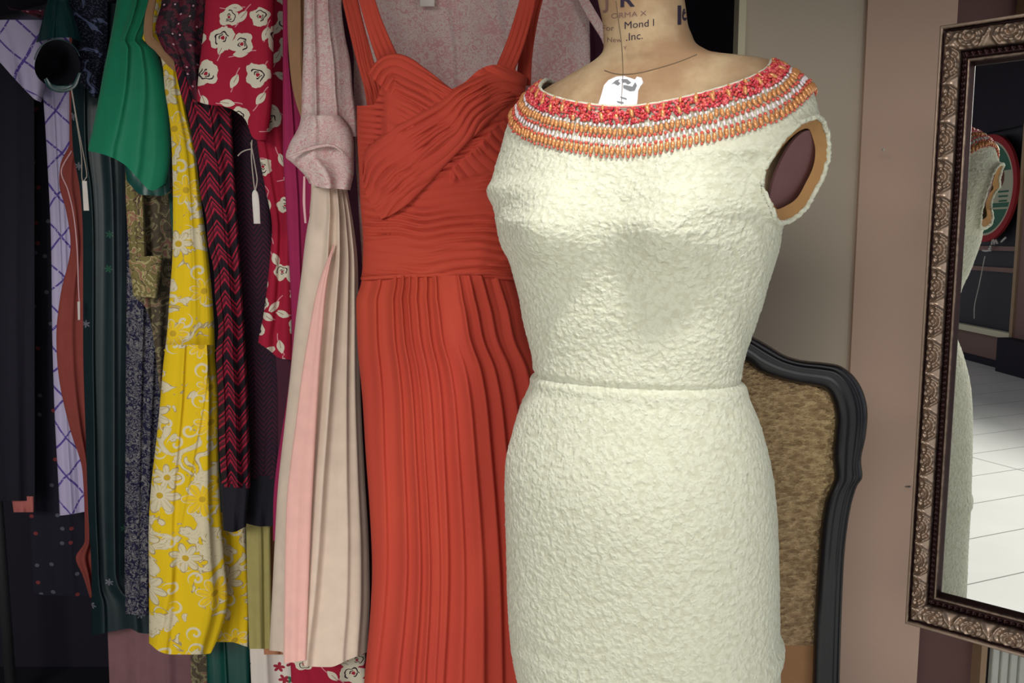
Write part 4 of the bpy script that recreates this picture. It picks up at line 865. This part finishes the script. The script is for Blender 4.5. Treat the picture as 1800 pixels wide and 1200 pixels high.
bd = garment('black_dress', 'plain black dress with salmon lining showing at its hem, beside the dotted dress', 'dress', [(100, -90), (880, -60)], [(100, 60), (880, 62)], 2.14, 'black', top='rail', thick=.04, seed=55, rip=.005)
cloth('lining_hem', [(872, 20), (900, 24)], [(872, 60), (900, 60)], 2.14, 'hempink', bd, thick=.02, ny=10, nx=30)
garment('mauve_skirt', 'dusty mauve crepe skirt showing below the green-black dress hem', 'skirt', [(1080, 188), (1300, 196)], [(1080, 345), (1300, 350)], 1.965, 'mauve', top=[(0, 500), (1, 500)], thick=.03, rip=.006, nf=7, seed=56)
garment('grey_print_skirt', 'grey printed skirt strip between the mauve and green hems', 'skirt', [(1080, 333), (1300, 338)], [(1080, 366), (1300, 370)], 1.79, 'olive', top=[(0, 700), (1, 700)], thick=.015, seed=57, nx=30)

# --- the rail they hang from (above the frame)
rk = root('clothes_rack', 'steel clothes rail carrying the row of dresses', 'clothes rack', 400, 1200, 1.7)
ra = np.array([.45, 1.10, RAILZ+.012]); rb = np.array([-1.42, 2.34, RAILZ+.012])
ra = P(905, 0, 1.32); ra = np.array([ra[0]+.06, 1.28, RAILZ+.012]); rb = np.array([-1.40, 2.25, RAILZ+.012])
tube('rail', [ra, (ra+rb)/2, rb], .014, MT['steel'], rk, 12)
tube('post', [(rb[0], rb[1], .006), (rb[0], rb[1], 1.0), (rb[0], rb[1], RAILZ+.01)], .014, MT['steel'], rk, 12)
# ------------------------------------------------------------ chair with black carved frame
ch = root('carved_chair', 'high-backed chair with black lacquered curved frame and gold crinkled upholstery behind the dress form', 'chair', 1210, 1200, 1.42)
CY = 1.42
outer = [(1215, 548), (1260, 560), (1300, 578), (1325, 592), (1350, 606), (1376, 622), (1398, 630), (1420, 634), (1450, 637), (1478, 643), (1502, 662), (1518, 690), (1525, 724), (1522, 766), (1514, 806), (1516, 838), (1506, 856), (1496, 890), (1488, 940), (1483, 1000), (1479, 1100), (1475, 1230), (1470, 1330)]
inner = [(1215, 600), (1260, 610), (1295, 628), (1315, 638), (1335, 654), (1362, 664), (1384, 670), (1404, 675), (1430, 679), (1450, 685), (1462, 704), (1468, 734), (1466, 762), (1463, 800), (1466, 836), (1462, 850), (1450, 880), (1443, 920), (1438, 980), (1433, 1060), (1430, 1130), (1427, 1230), (1422, 1330)]
def chair_frame():
    O = spl(outer, 200); I = spl(inner, 200)
    O = np.concatenate([(np.array([2*1215, 0])+O*np.array([-1, 1]))[::-1][:-1], O]); I = np.concatenate([(np.array([2*1215, 0])+I*np.array([-1, 1]))[::-1][:-1], I])
    v = np.linspace(0, 1, 26); h = .022*np.sqrt(np.clip(1-(2*v-1)**4, 0, 1))+.0005*np.cos(v*PI*6)*np.exp(-((v-.5)/.35)**4)
    h += -.003*np.exp(-((v-.20)/.03)**2)
    XY = O[:, None]*(1-v[None, :, None])+I[:, None]*v[None, :, None]
    F = P(XY[..., 0], XY[..., 1], CY-h[None]+0*XY[..., 0]); B = P(XY[..., 0], XY[..., 1], CY+.022+0*XY[..., 0])
    G = np.concatenate([F, B[:, ::-1]], 1)
    link('back_frame', grid_mesh('back_frame', G, wrap=True), MT['lacquer'], ch)
    # upholstered panel filling the frame
    k = np.array(I); k = k[(k[:, 1] < 1136)]
    L_ = k[:len(k)//2]; R_ = k[len(k)//2:]
    return I
I_ = chair_frame()
R_ = I_[len(I_)//2:]
rt = [(float(y), float(x)+5) for x, y in R_[::6] if True]
tab = {}
for y, x in rt: tab[round(y)] = max(tab.get(round(y), 0), x)
rt = sorted(tab.items()); rt = [(y, x) for y, x in rt]
lt_ = [(y, 2*1215-x) for y, x in rt]
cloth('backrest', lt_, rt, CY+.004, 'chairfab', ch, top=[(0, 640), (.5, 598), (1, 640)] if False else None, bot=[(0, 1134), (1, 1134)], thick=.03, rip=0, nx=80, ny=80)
cloth('lower_back', [(1134, 1004), (1320, 1000)], [(1134, 1434), (1320, 1430)], CY+.006, 'chairtan', ch, thick=.012, rip=0, nx=20, ny=20)
zs = float(P(1215, 1320, CY)[2]); xs = float(P(1215, 1300, CY)[0])
bm = box_bm(xs-.23, xs+.23, CY-.30, CY+.0, .40, .46, bev=.02)
# seat sits behind the form's pole
for v in bm.verts: v.co.y += .31
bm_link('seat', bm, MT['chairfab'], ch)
for sx in (-1, 1):
    for y in (CY+.02, CY+.29):
        z1 = .44 if y > CY+.1 else zs+.02
        tube('leg', [(xs+sx*.20, y, .006), (xs+sx*.205, y-.01, .2), (xs+sx*.20, y, z1)], .02, MT['lacquer'], ch, 10, rr=[.013, .018, .022])

# ------------------------------------------------------------ standing mirror in an ornate frame
AL = math.radians(42); NM = np.array([-math.sin(AL), -math.cos(AL), 0]); UM = np.array([math.cos(AL), -math.sin(AL), 0]); CM = 1.40
def plane_hit(px, py, c):
    d = P(px, py, 1.0)-np.array([0, 0, CAMZ]); t = -(c+NM@np.array([0, 0, CAMZ]))/(NM@d); return np.array([0, 0, CAMZ])+d*t
a = plane_hit(1655, 50, CM-.004); b_ = plane_hit(1600, 1090, CM-.004); c0 = (a+b_)/2
zt, zb = float(a[2]), float(b_[2]); HM = zt-zb; WM = .56
org = np.array([c0[0], c0[1], zb]); 
mir = empty('wall_mirror', tuple(org+UM*WM/2), 'tall mirror in carved aged silver-bronze frame reflecting the dress and a shop sign', 'mirror')
WV, WH = .046, .060     # widths of upright and level bars
REP = .0535
def relief(u, v):
    """carved moulding: height for length u (m) and width fraction v (0 outer .. 1 inner)"""
    h = np.full(u.shape, .010)
    h = np.where(v < .07, .017, h); h = np.where((v >= .07) & (v < .13), .007, h)
    bandm = ss(.12, .17, v)*(1-ss(.60, .66, v)); h = h+bandm*(.004+.006*np.sin(np.clip((v-.14)/.5, 0, 1)*PI))
    q = (u/REP) % 1.0; x = (q-.5)*REP; y = (v-.38)*.058
    def rg(d, w): return np.exp(-(d/w)**2)
    r = np.sqrt((x)**2+(y+.004)**2); m = .0062*rg(r, .0042)                                  # the boss
    r2 = np.sqrt((x*.9)**2+(y+.001)**2); m = m+.0040*rg(r2-.0105, .0020)*(y > -.011)            # C scroll round it
    r3 = np.sqrt((x*.8)**2+(y-.001)**2); m = m+.0032*rg(r3-.0158, .0019)*(y > -.009)
    xx = np.where(x < 0, x+REP/2, x-REP/2)                                                  # leaf between motifs
    m = m+.0058*rg(np.abs(xx)-(.0014+np.clip(y+.006, 0, 1)**1.25*1.5), .0013)*(y > -.010)
    m = m+.0040*rg(xx, .0022)*rg(y+.011, .004)
    m = m-.0035*rg(r-.0065, .0016)
    m = m+.0012*np.sin(np.arctan2(y, x)*9)*rg(r2-.014, .006)
    h = h+m*bandm
    cove = ss(.64, .68, v)*(1-ss(.80, .83, v)); h = h*(1-cove)+cove*(.0065+.0016*rg(v-.70, .03)*(np.cos(u/.0085*2*PI)))
    fil = ss(.82, .85, v)*(1-ss(.90, .92, v)); h = h+fil*.004
    h = np.where(v > .92, .010-(v-.92)/.08*.009, h)
    return h
def bar(nm, length, w_, p0, du, dv, wo):
    """one side of the frame; mitred to the neighbouring bar width wo"""
    n = int(length/.0016); m_ = 64; v = np.linspace(0, 1, m_); t = np.linspace(0, 1, n)[:, None]
    inset = v[None]*wo; u = inset+t*(length-2*inset); Vv = np.repeat(v[None], n, 0)
    h = relief(u-length/2, Vv)
    G = np.array(p0)+u[..., None]*du+(Vv*w_)[..., None]*dv+h[..., None]*NM
    # outer side wall and flat back
    ob = G[:, :1]*1.0; ob = np.array(p0)+u[:, :1, None]*du+0*dv-.012*NM; ib = np.array(p0)+u[:, -1:, None]*du+w_*dv-.012*NM
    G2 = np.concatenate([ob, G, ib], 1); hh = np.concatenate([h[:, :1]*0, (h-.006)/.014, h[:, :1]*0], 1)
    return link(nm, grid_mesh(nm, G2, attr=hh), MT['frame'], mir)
Zv = np.array([0, 0, 1.0])
bar('frame_side', HM, WV, org, Zv, UM, WH); bar('frame_side', HM, WV, org+UM*WM, Zv, -UM, WH)
bar('frame_rail', WM, WH, org+Zv*HM, UM, -Zv, WV); bar('frame_rail', WM, WH, org, UM, Zv, WV)
g0 = org+UM*.02+Zv*.02; bm = bmesh.new()
def quadbox(o0, w_, h_, t0, t1, mat, nm, parent):
    bm = bmesh.new(); vs = []
    for t in (t0, t1):
        for a_, b2 in ((0, 0), (w_, 0), (w_, h_), (0, h_)): vs.append(bm.verts.new(Vector(o0+UM*a_+Zv*b2+NM*t)))
    for f in ((0, 1, 2, 3), (7, 6, 5, 4), (0, 4, 5, 1), (1, 5, 6, 2), (2, 6, 7, 3), (3, 7, 4, 0)): bm.faces.new([vs[i] for i in f])
    return bm_link(nm, bm, MT[mat] if isinstance(mat, str) else mat, parent, False)
quadbox(g0, WM-.04, HM-.04, -.003, .0, 'mirror', 'mirror_glass', mir)
quadbox(g0, WM-.04, HM-.04, -.012, -.0035, 'wood', 'backing_board', mir)
bk = org+UM*WM*.85+Zv*HM*.7
ww = np.array([bk[0]+.02, 1.93, bk[2]]); tube('hanging_arm', [bk-NM*.012, (bk+ww)/2, ww], .012, MT['steel'], mir, 10)
bk = org+UM*WM*.85+Zv*HM*.25; ww = np.array([bk[0]+.02, 1.93, bk[2]]); tube('hanging_arm', [bk-NM*.012, (bk+ww)/2, ww], .012, MT['steel'], mir, 10)
nl = tube('nail', [P(1592, 855, 1.80), P(1600, 855, 1.77)], .002, MT['steel'], None, 8); tag(nl, 'small nail in the taupe wall beside the mirror frame', 'nail')
nl = tube('nail', [P(1552, 263, 1.80)-[0, 0, 0], P(1553, 263, 1.79)], .003, MT['white'], None, 8); tag(nl, 'tiny white wall plug high on the taupe wall', 'wall plug')

# ------------------------------------------------------------ the arcade seen in the mirror: positions found by reflecting about the glass
def refl(p): p = np.asarray(p, float); d = p@NM+CM; return p-2*d[..., None]*NM if p.ndim > 1 else p-2*d*NM
XW = 4.86
def vw(px, py):   # point on the virtual shopfront plane x=XW
    d = P(px, py, 1.0)-np.array([0, 0, CAMZ]); return refl(np.array([0, 0, CAMZ])+d*(XW/d[0]))
A = refl(np.array([XW, 14.0, 0])); B = refl(np.array([XW, 3.0, 0])); DW = (B-A)/np.linalg.norm(B-A)   # along the shopfront
NW = refl(np.array([0, 0, 0.]))-refl(np.array([1.0, 0, 0])); NW /= np.linalg.norm(NW)       # out of the shopfront, towards the shop
def sfx(px, py): p = vw(px, py)-A; return float(p@DW), float(p[2])
def slab(nm, s0, s1, z0, z1, t0, t1, mat, parent=None, kind=None, label=None, cat=None):
    bm = bmesh.new(); vs = []
    for t in (t0, t1):
        for s_, z_ in ((s0, z0), (s1, z0), (s1, z1), (s0, z1)): vs.append(bm.verts.new(Vector(A+DW*s_+NW*t+np.array([0, 0, z_]))))
    for f in ((0, 1, 2, 3), (7, 6, 5, 4), (0, 4, 5, 1), (1, 5, 6, 2), (2, 6, 7, 3), (3, 7, 4, 0)): bm.faces.new([vs[i] for i in f])
    o = bm_link(nm, bm, MT[mat], parent, False)
    if kind: o['kind'] = kind
    if label: tag(o, label, cat)
    return o
s1, z1 = sfx(1782, 597); s_fr, z_fr = sfx(1779, 590)
LEN = 11.0
slab('wall_shopfront_base', -3, LEN, 0, z1-.0, -.10, 0, 'front', kind='structure')
slab('wall_shopfront_pillar', s_fr, s_fr+1.6, z1, 4.2, -.10, .0, 'front', kind='structure')
slab('wall_shopfront_top', -3, LEN, 2.35, 4.4, -.10, .01, 'dark', kind='structure')
slab('window_1', -3, s_fr, z1, 2.36, -.06, -.05, 'dglass', kind='structure')
slab('wall_interior_dark', -3, LEN, 0, 4.0, -.9, -.85, 'dark', kind='structure')
slab('trim_4', -3, s_fr, z1, z1+.06, -.04, .03, 'cream', kind='structure'); slab('trim_5', s_fr-.02, s_fr+.03, z1, 2.36, -.04, .02, 'trimtan', kind='structure')
slab('shade_slab_shopfront', -3, LEN, 3.0, 3.1, 0, 1.5, 'dark', kind='structure')  # unseen overhang added to shade the floor along the shopfront
slab('baseboard_shopfront', -3, s_fr+.02, 0, .07, 0, .02, 'dark', kind='structure')
slab('planter_block', s_fr+.0, s_fr+1.1, 0.0, .33, .005, .14, 'dark', label='low dark plinth at the foot of the shopfront pillar, seen in the mirror', cat='plinth')
for i, zz in enumerate((.95, 1.16)): slab('window_shelf', -2.5, s_fr-.03, zz, zz+.045, -.045, -.02, 'front', label=('lower' if i == 0 else 'upper')+' dark brown rail across the shopfront window in the mirror', cat='rail')
cs, cz = sfx(1742, 332); _, zt2 = sfx(1733, 240); _, zb2 = sfx(1733, 425); RS = (zt2-zb2)/2; cz = (zt2+zb2)/2
sg = empty('shop_sign', tuple(A+DW*cs+NW*.03+np.array([0, 0, cz])), 'round red, green and cream sign with script lettering on the shopfront in the mirror', 'sign')
def disc(nm, r0, r1, t0, t1, mat, z0=-9, z1=9, seg=72):
    """flat ring or disc on the sign, cut between heights z0 and z1 (fractions of the radius)"""
    bm = bmesh.new(); ring = []
    n = seg
    if r0 <= 0:
        pts = [(r1*math.cos(a), r1*math.sin(a)) for a in np.linspace(0, 2*PI, n, endpoint=False)]
        vs = [bm.verts.new((x, y, 0)) for x, y in pts]; bm.faces.new(vs)
        for z, no in ((z0, -1), (z1, 1)):
            if abs(z) < 2:
                bmesh.ops.bisect_plane(bm, geom=bm.verts[:]+bm.edges[:]+bm.faces[:], plane_co=(0, z, 0), plane_no=(0, no, 0), clear_outer=True)
    else:
        for i in range(n):
            a0, a1 = 2*PI*i/n, 2*PI*(i+1)/n
            bm.faces.new([bm.verts.new((r*math.cos(q), r*math.sin(q), 0)) for r, q in ((r0, a0), (r1, a0), (r1, a1), (r0, a1))])
        bmesh.ops.remove_doubles(bm, verts=bm.verts, dist=1e-5)
        if z0 > -2: bmesh.ops.bisect_plane(bm, geom=bm.verts[:]+bm.edges[:]+bm.faces[:], plane_co=(0, z0, 0), plane_no=(0, -1, 0), clear_outer=True)
    r = bmesh.ops.extrude_face_region(bm, geom=bm.faces[:]); vv = [e for e in r['geom'] if isinstance(e, bmesh.types.BMVert)]
    for v in vv: v.co.z = 1
    place_sign(bm, t0, t1); return bm_link(nm, bm, MT[mat], sg, False)
RD = np.cross(np.array([0, 0, 1.0]), NW)     # reader's right when facing the sign
def place_sign(bm, t0, t1, sx=0, sy=0, k=1.0):
    for v in bm.verts:
        t = t1 if v.co.z > .5 else t0
        v.co = Vector(A+DW*cs+NW*t+np.array([0, 0, cz])+RD*RS*(sx+v.co.x*k)+np.array([0, 0, 1.0])*RS*(sy+v.co.y*k))
disc('rim', .88, 1.0, .02, .05, 'sred'); disc('line', .84, .885, .02, .048, 'scream'); disc('panel', 0, .845, .02, .036, 'sgreen')
disc('cream_band', 0, .84, .0365, .040, 'scream', -.28, .30)
disc('arch', 0, .42, .0405, .041, 'scream', -.05, 9); 
bm = bmesh.new()
disc('arch_line', .44, .47, .0405, .042, 'scream', .05)
for k in range(3):
    bm = bmesh.new(); bmesh.ops.create_cube(bm, size=1, matrix=Matrix.Translation((-.56, -.08-.085*k, .5)) @ Matrix.Diagonal((.34-.04*k, .035, 1, 1))); place_sign(bm, .0405, .042); bm_link('stripe', bm, MT['sgreen'], sg, False)
bm = bmesh.new(); bmesh.ops.create_cube(bm, size=1, matrix=Matrix.Translation((-.15, -.38, .5)) @ Matrix.Diagonal((1.3, .035, 1, 1))); place_sign(bm, .037, .0385); bm_link('stripe', bm, MT['scream'], sg, False)
def sign_text(txt, sx, sy, k, mat, shear=.25, bold=0.0):
    cu = bpy.data.curves.new('t', 'FONT'); cu.body = txt; cu.size = 1; cu.extrude = .3; cu.shear = shear; cu.offset = bold; cu.resolution_u = 4
    o = bpy.data.objects.new('t', cu); COL.objects.link(o); me = bpy.data.meshes.new_from_object(o.evaluated_get(bpy.context.evaluated_depsgraph_get())); bpy.data.objects.remove(o)
    bm = bmesh.new(); bm.from_mesh(me)
    for v in bm.verts: v.co.z = 1 if v.co.z > 0 else 0
    place_sign(bm, .041, .045, sx, sy, k); return bm_link('lettering', bm, MT[mat], sg, False)
sign_text('C', -.62, -.02, .72, 'sbrown', .2, .02); sign_text('arn', -.20, .02, .40, 'sbrown', .2, .01)
for t, nm in (((.10, -.16), 'dot'),):
    bm = bmesh.new(); bmesh.ops.create_circle(bm, cap_ends=True, segments=32, radius=.22, matrix=Matrix.Translation((t[0], t[1]-.02, 1))); place_sign(bm, .041, .043); bm_link('red_spot', bm, MT['sred'], sg, False)
ns = empty('window_lettering', tuple(vw(1760, 435)+NW*.02), 'small white glowing letters in the shopfront window below the round sign', 'sign')
for pts in ([(1749, 430), (1751, 420), (1753, 419), (1754, 429), (1757, 421), (1759, 428)], [(1766, 425), (1770, 421), (1774, 417)], [(1733, 440), (1738, 441), (1744, 440), (1748, 440)], [(1744, 437), (1748, 436)], [(1746, 433), (1748, 433)]):
    tube('letter', [vw(x, y)+NW*.03 for x, y in pts], .010, MT['white'], ns, 8)
wr = tube('hanging_wire', [vw(x, y)+NW*.03 for x, y in spl([(1737, 450), (1733, 470), (1727, 500), (1719, 535), (1718, 560)], 30)], .006, MT['white'], None, 6); tag(wr, 'thin pale wire trailing down the shopfront window below the sign, in the mirror', 'wire')
